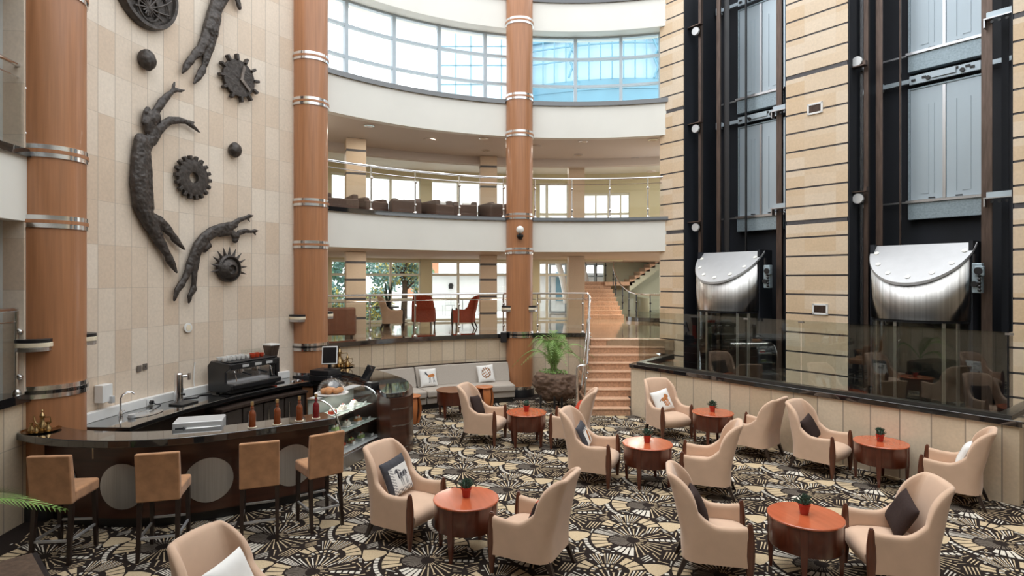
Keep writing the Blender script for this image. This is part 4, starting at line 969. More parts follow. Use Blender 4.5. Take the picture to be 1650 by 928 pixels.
for a, l in ((147.2, 'left'), (146.2, 'right')):
    mb = MB(); mb.tube([(*RP(a+.4*math.cos(q), 6.98+.04*math.sin(q)), .972) for q in (0, .8, 1.6, 2.4, 3.2)], .008, 6); mb.box((*RP(a, 6.95), .974), (.05, .03, .014)); o = mb.build('steel_tamper', m_chrome); tag(o, 'small steel tool on the counter right of the grinder, %s of two' % l, 'tool')
# toaster box on the inner worktop
t = thing('sandwich_press', 'silver box appliance with a long white handle behind the bar top', 'appliance', (-3.97, 7.50, .88), .33)
mb = MB(); mb.box((0, 0, .16), (.56, .36, .30)); mb.build('body', m_gplastic, t, bevel=.015)
mb = MB(); mb.box((.07, -.19, .20), (.40, .04, .09)); mb.build('handle', m_wplastic, t, bevel=.018, seg=3)
mb = MB(); mb.box((-.2, -.185, .17), (.09, .02, .16)); mb.tube([(-.15, -.2, .26), (-.12, -.22, .2), (-.15, -.21, .08)], .01, 6); mb.build('knob_panel', m_blackp, t, bevel=.004)
for x in (-.2, .2):
    for y in (-.12, .12): mb = MB(); mb.cyl((x, y, 0), (x, y, .02), .02, n=10); mb.build('foot', m_blackp, t)
# bottles on the bar
def bottle(x, y, mat, label, k=1):
    t = thing('syrup_bottle', label, 'bottle', (x, y, 1.12+.008), 0, 'bottles on the bar')
    mb = MB(); mb.lathe([(.041, 0), (.043, .01), (.043, .15), (.036, .185), (.02, .205), (.017, .22), (.024, .235), (.017, .25), (.016, .27)], 24); mb.build('body', mat, t)
    mb = MB(); mb.lathe([(.018, .268), (.019, .275), (.019, .31), (.0, .312)], 18); mb.build('cap', m_gold, t)
    c = MB(); c.lathe([(.055, 0), (.055, .008), (0, .008)], 28); o = c.build('coaster', m_ivory, loc=(x, y, 1.1202)); tag(o, 'round pale coaster under the '+label.replace(' on the bar top', '').replace(' of the bar top', ''), 'coaster', 'coasters on the bar')
bottle(-3.23, 7.33, m_amber, 'leftmost amber syrup bottle on the bar top')
bottle(-2.98, 7.48, m_amber, 'second amber syrup bottle from the left on the bar top')
bottle(-2.77, 7.68, m_amber, 'third amber syrup bottle from the left on the bar top')
bottle(-2.60, 7.82, m_redsyr, 'dark red syrup bottle at the right end of the bar top')
def potset(name, label, loc, tall, tray=.2, rz=0):
    t = thing('tray', 'brass tray under '+label, 'tray', loc, rz); mb = MB(); mb.lathe([(0, .003), (tray*.9, .003), (tray, .018), (tray*1.02, .018), (tray*.9, 0), (0, 0)], 36); mb.build('dish', m_brass, t)
    z = loc[2]+.004
    for i, (x, y, k) in enumerate(tall):
        p = thing('brass_pot', ['taller brass pot', 'small brass pot', 'brass cup', 'second brass cup'][i]+' on the tray '+label.split(' ', 1)[1], 'pot', (loc[0]+x, loc[1]+y, z), rz)
        mb = MB(); mb.lathe([(.05*k, 0), (.062*k, .03*k), (.05*k, .075*k), (.022*k, .12*k), (.02*k, .15*k), (.034*k, .18*k), (.0, .185*k)], 24); mb.build('body', m_brass, p)
        if k > .8:
            mb = MB(); mb.lathe([(.03*k, .185*k), (.014*k, .22*k), (.006*k, .23*k), (.014*k, .25*k), (0, .27*k)], 16); mb.build('lid', m_brass, p)
            mb = MB(); mb.tube([(.055*k, 0, .06*k), (.11*k, 0, .1*k), (.10*k, 0, .17*k), (.028*k, 0, .165*k)], .007*k, 6); mb.build('handle', m_brass, p)
            mb = MB(); mb.tube([(-.05*k, 0, .06*k), (-.09*k, 0, .1*k), (-.11*k, 0, .18*k)], [.016*k, .011*k, .006*k], 8); mb.build('spout', m_brass, p)
potset('a', 'pots at the left end of the bar', (-5.72, 7.16, 1.12), [(.0, .02, .95), (.1, -.02, .62), (-.06, -.07, .6), (.02, -.1, .5)])
potset('b', 'pots behind the till monitor', (-3.72, 12.93, 1.051), [(-.07, .02, 1.7), (.12, -.03, 1.05), (.02, -.1, .55)], .26)
# ------------------------------------------------------------------ till counter
t = thing('till_counter', 'rounded black granite counter with wooden front at the right end of the bar', 'counter')
out = spline([(-3.75, 12.95), (-3.3, 12.85), (-2.72, 12.28), (-2.05, 11.3), (-1.84, 10.6), (-1.80, 10.2), (-1.86, 9.98), (-2.10, 9.84)], 6)
inn = spline([(-4.0, 12.45), (-3.62, 12.3), (-3.2, 11.9), (-2.75, 11.3), (-2.5, 10.8), (-2.38, 10.5), (-2.3, 10.25), (-2.2, 10.0)], 6)
mb = MB(); mb.slab(out, inn, .97, 1.05); mb.build('granite_top', m_black, t, bevel=.008)
o2 = inset(out, .06); i2 = inset(inn, -.03)
mb = MB(); mb.slab(o2[:-1], i2[:-1], 0.001, .97); mb.build('wooden_front', m_mahog, t)
mb = MB()
for z in (.12, .5, .78):
    mb.slab(inset(out, .035)[14:-2], inset(out, .06)[14:-2], z, z+.02)
mb.build('steel_strip', m_steel, t)
mb = MB(); mb.box((-1.99, 9.92, .75), (.13, .004, .27), math.atan2(.14, -.24)+PI); mb.build('notice', m_card, t, smooth=0)
mb = MB(); mb.box((-1.992, 9.916, .82), (.05, .004, .05), math.atan2(.14, -.24)+PI); mb.box((-1.992, 9.916, .75), (.06, .004, .02), math.atan2(.14, -.24)+PI); mb.build('notice_print', m_red, t, smooth=0)
mb = MB(); mb.slab(inn[:32], [(-3.97+.97*i/31, 11.60-.83*i/31) for i in range(32)], .90, .955); mb.build('worktop', m_black, t)
mb = MB(); mb.slab(inset(inn[:32], .02), [(-3.93+.96*i/31, 11.66-.82*i/31) for i in range(32)], 0.001, .90); mb.build('cupboard', m_wenge, t)
t = thing('cash_drawer', 'stacked black cash drawer boxes under the left till monitor', 'cash drawer', (-3.72, 11.75, .956), -.35)
for z, d in ((.06, .45), (.165, .40)): mb = MB(); mb.box((0, 0, z), (.44, d, .1)); mb.build('drawer', m_blackp, t, bevel=.008)
def monitor(loc, rz, tilt, label, w_, h_, frame):
    t = thing('till_monitor', label, 'monitor', loc, rz)
    mb = MB(); mb.lathe([(.12, 0), (.12, .012), (.04, .03), (.03, .1)], 24, sy=.8); mb.build('stand', m_blackp, t)
    T = Matrix.Translation((0, -.02, .10+h_/2)) @ Matrix.Rotation(tilt, 4, 'X')
    mb = MB(); mb.box((0, 0, 0), (w_, .035, h_), mat=T); mb.build('housing', frame, t, bevel=.008)
    mb = MB(); mb.box((0, -.019, 0), (w_*.86, .004, h_*.86), mat=T); mb.build('screen', m_screen, t)
monitor((-3.62, 11.72, 1.171), .15, -.28, 'till monitor with silver frame on the black boxes by the column', .30, .36, m_gplastic)
monitor((-2.68, 11.05, .956), -.95, -.5, 'dark tilted till monitor on the till counter', .32, .30, m_blackp)
t = thing('receipt_printer', 'small black receipt printer on the till counter', 'printer', (-2.52, 10.62, .956), -.6)
mb = MB(); mb.box((0, 0, .08), (.17, .2, .15)); mb.build('body', m_blackp, t, bevel=.012)
mb = MB(); mb.box((0, -.06, .158), (.1, .05, .006)); mb.build('paper_slot', m_gplastic, t)
random.seed(3); mb = MB()
for i in range(9):
    p = Vector((random.uniform(-.25, .25), random.uniform(-.15, .15), .01)); pts = []
    for k in range(9): pts.append(tuple(p)); p += Vector((random.uniform(-.09, .09), random.uniform(-.07, .07), random.uniform(-.005, .02))); p.z = max(.008, p.z)
    mb.tube(pts, .005, 5)
o = mb.build('cable_tangle', m_blackp, loc=(-3.2, 11.55, .956)); tag(o, 'tangle of cables beside the cash drawer', 'cables')
# ------------------------------------------------------------------ cake display
F0, F1 = Vector((-2.62, 9.16)), Vector((-2.23, 10.40)); dv = (F1-F0).normalized(); LN = (F1-F0).length
t = thing('cake_display', 'curved glass cake display case at the end of the bar', 'display case', (F0.x, F0.y, 0), math.atan2(dv.y, dv.x))
# local x along the case (away from camera), local y toward the staff side
prof = [(.02, .22), (.03, .45), (.07, .68), (.14, .86), (.24, .98), (.36, 1.04), (.50, 1.06)]
mb = MB(); mb.box((LN/2, .33, .10), (LN, .66, .198)); mb.build('plinth', m_steel, t, bevel=.006)
mb = MB(); mb.box((LN/2, .33, .21), (LN, .64, .02)); mb.build('base_shelf', m_gplastic, t)
k = len(prof); mb = MB(); mb.add([(0, y, z) for y, z in prof]+[(LN, y, z) for y, z in prof], [(i, i+1, k+i+1, k+i) for i in range(k-1)]); o = mb.build('curved_glass', m_case, t)
pp = [(y, z) for y, z in prof]+[(.66, 1.06), (.66, .22)]
for x in (.004, LN-.004):
    mb = MB(); n = len(pp); mb.add([(x-.004, y, z) for y, z in pp]+[(x+.004, y, z) for y, z in pp], [tuple(range(n)), tuple(range(n, 2*n))[::-1]]); mb.build('end_glass', m_glass, t, smooth=0)
    mb = MB(); mb.tube([(x, y, z) for y, z in prof+[(.66, 1.065)]], .013, 8); mb.build('edge_trim', m_chrome, t)
mb = MB(); mb.box((LN/2, .58, 1.062), (LN, .17, .014)); mb.build('top_ledge', m_gplastic, t)
mb = MB(); mb.tube([(0, .02, .22), (LN, .02, .22)], .016, 8); mb.build('front_trim', m_chrome, t)
mb = MB(); mb.box((LN/2, .65, .64), (LN, .012, .84)); mb.build('rear_door', m_caseback, t)
shelves = [(.22, .06, .62), (.50, .14, .62), (.76, .24, .62)]
for z, y0, y1 in shelves[1:]:
    mb = MB(); mb.box((LN/2, (y0+y1)/2, z), (LN-.03, y1-y0, .01)); mb.build('shelf', m_shelf, t, smooth=0)
    mb = MB(); mb.box((LN/2, y0, z), (LN-.03, .012, .022)); mb.build('shelf_trim', m_chrome, t)
TC = Matrix.Translation((F0.x, F0.y, 0)) @ Matrix.Rotation(math.atan2(dv.y, dv.x), 4, 'Z')
def cake(x, y, z, kind, label):
    t = thing('cake', label, 'cake', TC @ Vector((x, y, z)), math.atan2(dv.y, dv.x), 'cakes in the display case')
    mb = MB(); mb.box((0, 0, .006), (.19, .15, .01)); mb.build('plate', m_wplastic, t, bevel=.004)
    base, top = [(m_creamc, m_creamc), (m_bread, m_creamc), (m_green, m_creamc), (m_pbrown, m_green), (m_red, m_creamc)][kind]
    mb = MB(); mb.box((0, 0, .04), (.13, .09, .055)); mb.build('sponge', base, t, bevel=.012, seg=3)
    mb = MB()
    for i in range(5): mb.ball((-.05+.025*i, .02*math.sin(i*2.3), .075), .022, 7)
    mb.build('cream', top, t)
    mb = MB(); mb.ball((0, 0, .105), .013, 7); mb.build('cherry', m_red, t)
cakes = [(.30, .40, .767, 4, 'red berry cake on the top shelf, nearest the bar'), (.62, .42, .767, 0, 'cream cake in the middle of the top shelf'), (.98, .44, .767, 0, 'cream cake at the far end of the top shelf'),
         (.30, .34, .507, 2, 'green topped cake on the middle shelf, nearest the bar'), (.62, .34, .507, 0, 'pale cream cake in the middle of the middle shelf'), (.95, .34, .507, 1, 'browned layer cake at the far end of the middle shelf'),
         (.40, .30, .222, 4, 'small red cake on the bottom shelf, nearest the bar'), (.62, .26, .222, 3, 'small brown and green cake in the middle of the bottom shelf'), (.95, .28, .222, 2, 'green slice cake at the far end of the bottom shelf')]
for i, c in enumerate(cakes):
    cake(*c)
    x, y, z = c[0]+.08, c[1]-.13, c[2]
    if i in (0, 3): continue
    mb = MB(); mb.box((0, 0, .03), (.07, .006, .05)); mb.box((0, .02, .005), (.07, .05, .005)); o = mb.build('price_card', m_card, loc=TC @ Vector((x+.08, y, z+.004)), rot=(0, 0, math.atan2(dv.y, dv.x))); tag(o, 'white price card by the '+c[4].replace(' on the bottom shelf', ' below').replace(' of the bottom shelf', ' below'), 'card', 'price cards in the display case')
dl = bpy.data.lights.new('display_lamp', 'AREA'); dl.shape = 'RECTANGLE'; dl.size = 1.1; dl.size_y = .06; dl.energy = 4; dl.color = (1, .97, .9)
lo = bpy.data.objects.new('display_lamp', dl); COL.objects.link(lo); lo.matrix_world = TC @ Matrix.Translation((LN/2, .52, 1.04)) @ Matrix.Rotation(-.3, 4, 'X')
# domed cake stand
t = thing('cake_dome', 'clear dome on a white plate on top of the cake display', 'cake dome', TC @ Vector((.42, .50, 1.072)))
mb = MB(); mb.lathe([(0, .0), (.2, 0), (.27, .014), (.27, .022), (.2, .012), (0, .012)], 44); mb.build('plate', m_wplastic, t)
mb = MB(); mb.lathe([(.225, .016)]+[(.225*math.cos(PI/2*i/12), .06+.20*math.sin(PI/2*i/12)) for i in range(13)], 44); mb.build('dome', m_dome, t)
mb = MB(); mb.ball((0, 0, .275), .018, 8); mb.build('knob', m_dome, t)
cm = None
for i, (x, y, l) in enumerate(((-.11, -.05, 'leftmost'), (-.02, -.09, 'front'), (.09, -.05, 'right front'), (.0, .03, 'middle'), (.12, .06, 'rightmost'), (-.08, .09, 'rear'))):
    p = TC @ Vector((.42, .5, 1.072)); p = (p.x+x, p.y+y, p.z+.014)
    lab = 'round golden bun under the dome, %s one' % l
    if cm is None: mb = MB(); mb.ball((0, 0, .045), .06, 9, sc=(1, 1, .8)); cm = tag(mb.build('bun', m_bread), lab, 'bun', 'buns under the dome'); cm.location = p; continue
    c = cm.copy(); COL.objects.link(c); c.location = p; c['label'] = lab; c.rotation_euler[2] = i
# ------------------------------------------------------------------ bar stools
def stool_proto(label, loc, rz):
    t = thing('bar_stool', label, 'bar stool', loc, rz, 'bar stools')
    mb = MB(); mb.box((0, .03, .685), (.42, .44, .13)); mb.build('seat', m_suede, t, bevel=.03, seg=3)
    mb = MB(); n = 8; vs = []
    for i in range(n+1):
        z = .62+.52*i/n; y = -.205-.05*(i/n)**1.5
        vs += [(-.21, y-.035, z), (.21, y-.035, z), (.21, y+.035, z), (-.21, y+.035, z)]
    mb.add(vs, [(4*i+j, 4*i+(j+1) % 4, 4*i+4+(j+1) % 4, 4*i+4+j) for i in range(n) for j in range(4)]+[(3, 2, 1, 0), (4*n, 4*n+1, 4*n+2, 4*n+3)]); mb.build('backrest', m_suede, t, bevel=.016, seg=3)
    for x in (-1, 1):
        for y, y0 in ((.215, .2), (-.25, -.19)):
            mb = MB(); a, b = .023, .017; p = (x*.185, y); q = (x*.18, y0)
            mb.add([(p[0]+i*b, p[1]+j*b, 0) for i, j in ((-1, -1), (1, -1), (1, 1), (-1, 1))]+[(q[0]+i*a, q[1]+j*a, .625) for i, j in ((-1, -1), (1, -1), (1, 1), (-1, 1))], [(3, 2, 1, 0), (4, 5, 6, 7)]+[(i, (i+1) % 4, 4+(i+1) % 4, 4+i) for i in range(4)]); mb.build('leg', m_wenge, t)
    mb = MB()
    mb.box((0, .21, .30), (.36, .022, .022)); mb.box((0, -.225, .24), (.36, .022, .022))
    for x in (-1, 1): mb.box((x*.184, -.01, .24), (.022, .43, .022))
    mb.build('footrest', m_cap, t)
    return t
ST = [(-4.80, 6.34, face(-.09, .995), 'tan suede bar stool, leftmost, beside the palm frond'), (-3.79, 6.435, face(-.265, .964), 'second tan suede bar stool from the left, in front of the steel discs'), (-2.92, 6.836, face(-.37, .93), 'third tan suede bar stool from the left, below the bottles'), (-2.35, 7.18, face(-.635, .77), 'rightmost tan suede bar stool, by the end of the bar and the cake display')]
s0 = stool_proto(ST[0][3], (ST[0][0], ST[0][1], 0), ST[0][2])
for x, y, r, l in ST[1:]: dup(s0, (x, y, 0), r, l)
# ------------------------------------------------------------------ armchairs
def armchair_proto(label, loc, rz, fab, wood, name='armchair', cat='armchair'):
    t = thing(name, label, cat, loc, rz, None)
    path = []
    def sm(x): x = max(0, min(1, x)); return x*x*(3-2*x)
    def armh(y):
        if y > .05: return .565+.02*sm((y-.15)/.2)
        return .565+.12*((.05-y)/.19)**1.7
    for i in range(12):
        y = .315-.455*i/11; path.append((-.312, y, -1, 0, armh(y), 0))
    r = .115
    for i in range(1, 18):
        a = PI+PI/2*i/18; f = i/18; path.append((-.197+r*math.cos(a), -.14+r*math.sin(a), math.cos(a), math.sin(a), .685+.33*(1-(1-min(1, f*1.9))**1.7), sm(f*1.8)))
    for i in range(9):
        x = -.197+.394*i/8; path.append((x, -.255, 0, -1, 1.015+.012*math.cos(x*6), 1))
    path += [(-x, y, -nx, ny, h, w) for x, y, nx, ny, h, w in reversed(path[:29])]
    T_ = .034; nz = 12
    def warp(x, y, z, w):
        d = max(0, z-.42); x *= 1-.145*w*d/.6-.02*(1-w)*d; y -= w*(.23*d+.30*max(0, z-.86)**1.35); return (x, y, z)
    vs = []; per = None
    for (x, y, nx, ny, h, w) in path:
        ring = []; hb = h-T_
        for k in range(nz+1): z = .2+(hb-.2)*k/nz; ring.append(warp(x+nx*T_, y+ny*T_, z, w))
        for a in (35, 70, 110, 145): ring.append(warp(x+nx*T_*math.cos(math.radians(a)), y+ny*T_*math.cos(math.radians(a)), hb+T_*math.sin(math.radians(a)), w))
        for k in range(nz, -1, -1): z = .24+(hb-.24)*k/nz; ring.append(warp(x-nx*T_, y-ny*T_, z, w))
        per = len(ring); vs += ring
    mb = MB(); n = len(path)
    fs = [(i*per+j, (i+1)*per+j, (i+1)*per+(j+1) % per, i*per+(j+1) % per) for i in range(n-1) for j in range(per)]
    fs += [tuple(range(per)), tuple(range((n-1)*per, n*per))[::-1]]
    mb.add(vs, fs); mb.build('shell', fab, t, smooth=60)
    # seat with a rounded, slightly domed front
    mb = MB(); nx_, ny_ = 10, 12; vs = []
    sec = [(-.22, .21), (-.22, .40), (-.1, .425), (.08, .435), (.24, .43), (.33, .415), (.385, .385), (.405, .34), (.40, .29), (.375, .24), (.33, .21)]
    for i in range(nx_+1):
        u = -1+2*i/nx_; x = .272*u
        for (y, z) in sec: vs.append((x, y-(.03*u*u if y > .3 else 0), z-(.018*abs(u)**4 if z > .38 else 0)))
    k = len(sec); mb.add(vs, [(i*k+j, i*k+(j+1) % k, (i+1)*k+(j+1) % k, (i+1)*k+j) for i in range(nx_) for j in range(k)]+[tuple(range(k))[::-1], tuple(range(nx_*k, nx_*k+k))]); mb.build('seat', fab, t, smooth=50)
    for s in (-1, 1):
        mb = MB(); mb.lathe([(.02, 0), (.024, .05), (.038, .2), (.044, .32), (.041, .45), (.030, .55), (.023, .598), (.022, .604), (.015, .606), (.016, .618), (.0, .624)], 18, (s*.315, .335, 0), sy=1.05); mb.build('front_leg', wood, t)
        mb = MB(); p, q = (s*.262, -.335), (s*.245, -.235)
        a, b = .028, .016; mb.add([(p[0]+i*b, p[1]+j*b, 0) for i, j in ((-1, -1), (1, -1), (1, 1), (-1, 1))]+[(q[0]+i*a, q[1]+j*a, .235) for i, j in ((-1, -1), (1, -1), (1, 1), (-1, 1))], [(3, 2, 1, 0), (4, 5, 6, 7)]+[(i, (i+1) % 4, 4+(i+1) % 4, 4+i) for i in range(4)]); mb.build('back_leg', m_wenge, t)
    return t
CH = [(-1.255, 6.853, .88, -.48, 'beige armchair holding a black and white zebra print cushion, in front of the cake display'),
      (.235, 6.085, -.9, .44, 'beige armchair seen from behind, right of the front left round table'),
      (-.54, 10.85, .955, -.296, 'beige armchair with dark brown cushion left of the farthest round table'),
      (1.084, 10.52, -.97, .24, 'beige armchair with a red cushion in front of the granite steps'),
      (1.169, 8.76, .927, -.376, 'beige armchair in the middle holding a dark edged animal cushion'),
      (2.735, 8.19, -.94, .34, 'beige armchair seen from behind, right of the middle round table'),
      (2.95, 11.24, .33, -.944, 'beige armchair with lion cub cushion at the left end of the low stone wall'),
      (4.14, 9.96, -.68, .73, 'beige armchair backing onto the low stone wall, with a blue and white cushion'),
      (4.79, 9.21, .625, -.78, 'beige armchair with dark brown cushion against the middle of the low stone wall'),
      (5.935, 7.90, -.757, .653, 'beige armchair with white cushion at the right end of the low stone wall'),
      (2.03, 6.03, .97, -.24, 'beige armchair left of the front right table, brown cushion half hidden'),
      (3.765, 5.80, -.985, .17, 'beige armchair at the front right with a plain dark brown cushion'),
      (-2.06, 4.42, .95, -.30, 'beige armchair cut off by the bottom edge of the photo, with a white cushion')]
c0 = armchair_proto(CH[0][4], (CH[0][0], CH[0][1], 0), face(CH[0][2], CH[0][3]), m_fabric, m_post)
for x, y, fx, fy, l in CH[1:]: dup(c0, (x, y, 0), face(fx, fy), l)
# cushions
def seg_d(p, a, b):
    ax, ay = a; bx, by = b; dx, dy = bx-ax, by-ay; t = max(0, min(1, ((p[0]-ax)*dx+(p[1]-ay)*dy)/(dx*dx+dy*dy+1e-9))); return math.hypot(p[0]-ax-t*dx, p[1]-ay-t*dy)
def pillow(label, ci, mats, pat, s=.2, dx=0, dy=-.12, z=.445, tilt=.42, roll=0, world=None, group=None):
    N = 44; mb = MB(); vs = []
    def P(u, v, sg):
        th = .062*((1-u**4)*(1-v**4))**.6; k = 1-.07*(u*u*(1-abs(v))+0); kk = 1-.07*(v*v*(1-abs(u)))
        return (s*u*(1-.05*(1-v*v)*u*u), -sg*th if False else sg*th, s*v*(1-.05*(1-u*u)*v*v))
    for i in range(N+1):
        for j in range(N+1): vs.append(P(-1+2*i/N, -1+2*j/N, 1))
    fs = []; ms = []
    for i in range(N):
        for j in range(N):
            a = i*(N+1)+j; fs.append((a, a+1, a+N+2, a+N+1)); ms.append(pat(-1+2*(i+.5)/N, -1+2*(j+.5)/N))
    o = len(vs); K = 12
    for i in range(K+1):
        for j in range(K+1): vs.append(P(-1+2*i/K, -1+2*j/K, -1))
    for i in range(K):
        for j in range(K): a = o+i*(K+1)+j; fs.append((a, a+K+1, a+K+2, a+1)); ms.append(0)
    mb.v = vs; mb.f = fs; mb.m = ms
    o = mb.build('cushion', mats, smooth=80)
    tag(o, label, 'cushion')
    if world is None:
        x, y, fx, fy, _ = CH[ci]; R = Matrix.Rotation(face(fx, fy), 4, 'Z')
        c = Vector((x, y, 0))+R @ Vector((dx, dy, z+s*.93)); o.location = c; o.matrix_world = Matrix.Translation(c) @ R @ Matrix.Rotation(tilt, 4, 'X') @ Matrix.Rotation(roll, 4, 'Y')
    else:
        loc, rz = world; o.matrix_world = Matrix.Translation(loc) @ Matrix.Rotation(rz, 4, 'Z') @ Matrix.Rotation(tilt, 4, 'X') @ Matrix.Rotation(roll, 4, 'Y')
    return o
plain = lambda u, v: 0
def zebra(u, v):
    u = -u
    if v > .55 or u < -.72: return 1
    if u < -.45: return 2 if (abs(((u*4+v*6) % 1)-.5) < .22) else 0
    if v < -.68: return 2 if (math.floor(u*5)+math.floor(v*7)) % 2 else 0
    d = min(seg_d((u, v), (-.05, -.02), (.45, .02))-.15, seg_d((u, v), (-.05, .05), (-.18, .32))-.08, seg_d((u, v), (-.18, .34), (-.32, .26))-.07, seg_d((u, v), (-.14, .38), (.12, .22))-.03)
    leg = min(seg_d((u, v), (a, -.1), (a+.03, -.55))-.035 for a in (-.05, .08, .34, .46))
    if leg < 0: return 2
    if d < 0: return 1 if (math.sin(u*26) > -.5) else 2
    return 0
def deer(u, v):
    u = -u
    if min(seg_d((u, v), (.0, .12), (.5, .16))-.16, seg_d((u, v), (.3, .2), (.5, .24))-.12) < 0: return 1
    if min(seg_d((u, v), (-.02, .12), (-.36, .42))-.06, seg_d((u, v), (-.36, .44), (-.46, .62))-.03, seg_d((u, v), (-.34, .44), (-.28, .66))-.03, seg_d((u, v), (-.4, .4), (-.3, .42))-.08) < 0: return 2
    if min(seg_d((u, v), (a, .0), (b, -.62))-.028 for a, b in ((.02, -.05), (.1, .12), (.46, .42), (.56, .6))) < 0: return 2
    return 0
def lion(u, v):
    r = math.hypot(u*1.1, v*.95-.05); n_ = math.sin(u*17+v*5)*math.sin(v*15-u*6)
    if r < .62 and n_ > .25-.6*(r > .38): return 1 if n_ < .75 else 2
    if abs(u) < .1 and abs(v+.12) < .08: return 2
    return 0
def cub(u, v):
    u = -u
    if min(seg_d((u, v), (-.1, .05), (.3, .1))-.17, seg_d((u, v), (.35, .3), (.42, .25))-.2) < 0: return 1 if math.sin(u*21)*math.sin(v*19) > -.35 else 2
    if min(seg_d((u, v), (-.12, .2), (-.3, .05))-.05, seg_d((u, v), (-.3, .05), (-.5, -.08))-.035, min(seg_d((u, v), (a, 0), (b, -.6))-.06 for a, b in ((-.1, .05), (.05, .2), (.3, .32), (.42, .5)))) < 0: return 2 if u < 0 else 1
    return 0
def beads(u, v):
    u = -u
    if v > .5 or u < -.6 or v < -.85: return 1
    if v > .32 and abs((u*4 % 1)-.5) < .25: return 1
    if seg_d((u, v), (.1, -.5), (.25, .1))-.2 < 0: return 2 if math.sin(u*25+v*20) > 0 else 3
    return 0
def bluey(u, v): return 1 if math.sin(u*8)+math.cos(v*7) > .9 else 0
m_pblue = M('pale_blue_print', (.16, .30, .42), .85, 0, .2, 20)
WP = m_pwhite
pillow('black bordered cushion with a zebra print on the armchair by the cake display', 0, [WP, m_pgrey, M('grey_print', (.28, .28, .29), .85, 0, .1, 20)], zebra, .215, -.02, -.13, tilt=.36, roll=.1)
pillow('dark cushion edge with red and black print on the armchair seen from behind', 1, [m_brown, m_pred], bluey, .18, -.10, -.1)
pillow('dark brown cushion on the armchair near the sofa', 2, [m_brown], plain, .19, -.05, -.12, roll=-.12)
pillow('red cushion on the armchair in front of the granite steps', 3, [m_pred], plain, .18, .04, -.08, roll=.5)
pillow('white cushion with dark border and bead figure on the middle armchair', 4, [WP, m_pgrey, m_pbrown, m_porange], beads, .19, -.03, -.12, roll=.15)
pillow('white cushion with a lion cub print on the armchair by the low wall', 6, [WP, m_porange, m_pbrown], cub, .20, .03, -.11, roll=.2)
pillow('blue and white cushion on the armchair backing onto the low wall', 7, [WP, m_pblue], bluey, .18, .06, -.10)
pillow('dark brown cushion on the armchair against the middle of the low wall', 8, [m_brown], plain, .19, .06, -.10, roll=.25)
pillow('white cushion with faint print on the armchair at the right end of the low wall', 9, [WP, m_pgrey], lambda u, v: 1 if seg_d((u, v), (-.3, .1), (.4, .3)) < .08 else 0, .18, .08, -.1)
pillow('dark brown cushion half hidden on the front armchair left of the big table', 10, [m_brown], plain, .19, -.04, -.12)
pillow('plain dark brown cushion on the front right armchair', 11, [m_brown], plain, .195, .09, -.10, roll=-.3)
pillow('white cushion on the armchair at the bottom edge', 12, [WP], plain, .20, -.06, -.10, roll=.12)
# round tables
def table_proto(label, loc, rz, group, top=m_ttop):
    t = thing('round_table', label, 'table', loc, rz, group)
    mb = MB(); mb.lathe([(0, .56), (.345, .56), (.357, .565), (.358, .578), (.352, .584), (0, .584)], 56); mb.build('tabletop', top, t)
    mb = MB(); mb.lathe([(.30, .29), (.338, .29), (.343, .3), (.343, .56), (.30, .56)], 56); mb.lathe([(.0, .31), (.3, .31)], 30); mb.build('apron', m_tapron, t)
    for k in range(4):
        a = PI/4+k*PI/2; mb = MB(); T = Matrix.Rotation(a, 4, 'Z')
        vs = []
        for z, r0, r1, w_ in ((0, .305, .335, .016), (.29, .295, .349, .032), (.56, .295, .349, .034)): vs += [(r0, -w_, z), (r1, -w_, z), (r1, w_, z), (r0, w_, z)]
        mb.add(vs, [(3, 2, 1, 0), (8, 9, 10, 11)]+[(4*q+i, 4*q+(i+1) % 4, 4*q+4+(i+1) % 4, 4*q+4+i) for q in range(2) for i in range(4)], mat=T); mb.build('leg', m_tapron, t, bevel=.004)
    return t
TB = [(-.50, 6.42, 'round mahogany table at the front left between two beige armchairs', .35), (.26, 10.585, 'round mahogany table farthest back, before the sofa and steps', .1), (1.97, 8.57, 'round mahogany table in the middle of the carpet', .2), (3.60, 10.57, 'round mahogany table beside the left part of the low stone wall', .2), (5.40, 8.63, 'round mahogany table beside the right part of the low stone wall', .15), (2.96, 5.95, 'round mahogany table at the front right, nearest the camera', .3)]
t0 = table_proto(TB[0][2], (TB[0][0], TB[0][1], 0), TB[0][3], 'round tables between the armchairs')
for x, y, l, r in TB[1:]: dup(t0, (x, y, 0), r, l)
def cactus(loc, label, ball=False, k=1.0):
    t = thing('potted_cactus', label, 'potted plant', loc, loc[0]*3, 'cacti on the tables')
    mb = MB(); mb.lathe([(.038, 0), (.04, .005), (.052, .085), (.058, .088), (.058, .108), (.05, .108), (.046, .09), (0, .09)], 24); mb.build('pot', m_pot, t)
    mb = MB(); random.seed(int(loc[0]*100))
    if ball:
        n = 20; mb.ball((0, 0, .14), .05, 10)
        for i in range(60): th, ph = random.uniform(0, 2*PI), random.uniform(.1, 1.7); d = Vector((math.sin(ph)*math.cos(th), math.sin(ph)*math.sin(th), math.cos(ph))); c = Vector((0, 0, .14)); mb.cyl(c+d*.045, c+d*.075, .004, .001, 4)
    else:
        mb.ball((0, 0, .115), .05, 8)
        for i in range(90):
            th, ph = random.uniform(0, 2*PI), abs(random.gauss(0, .65)); d = Vector((math.sin(ph)*math.cos(th), math.sin(ph)*math.sin(th), math.cos(ph))); c = Vector((0, 0, .09))+d*.02; L_ = random.uniform(.07, .10)
            mb.cyl(c, c+d*L_, .011, .003, 5)
    mb.build('plant', m_cactus, t)
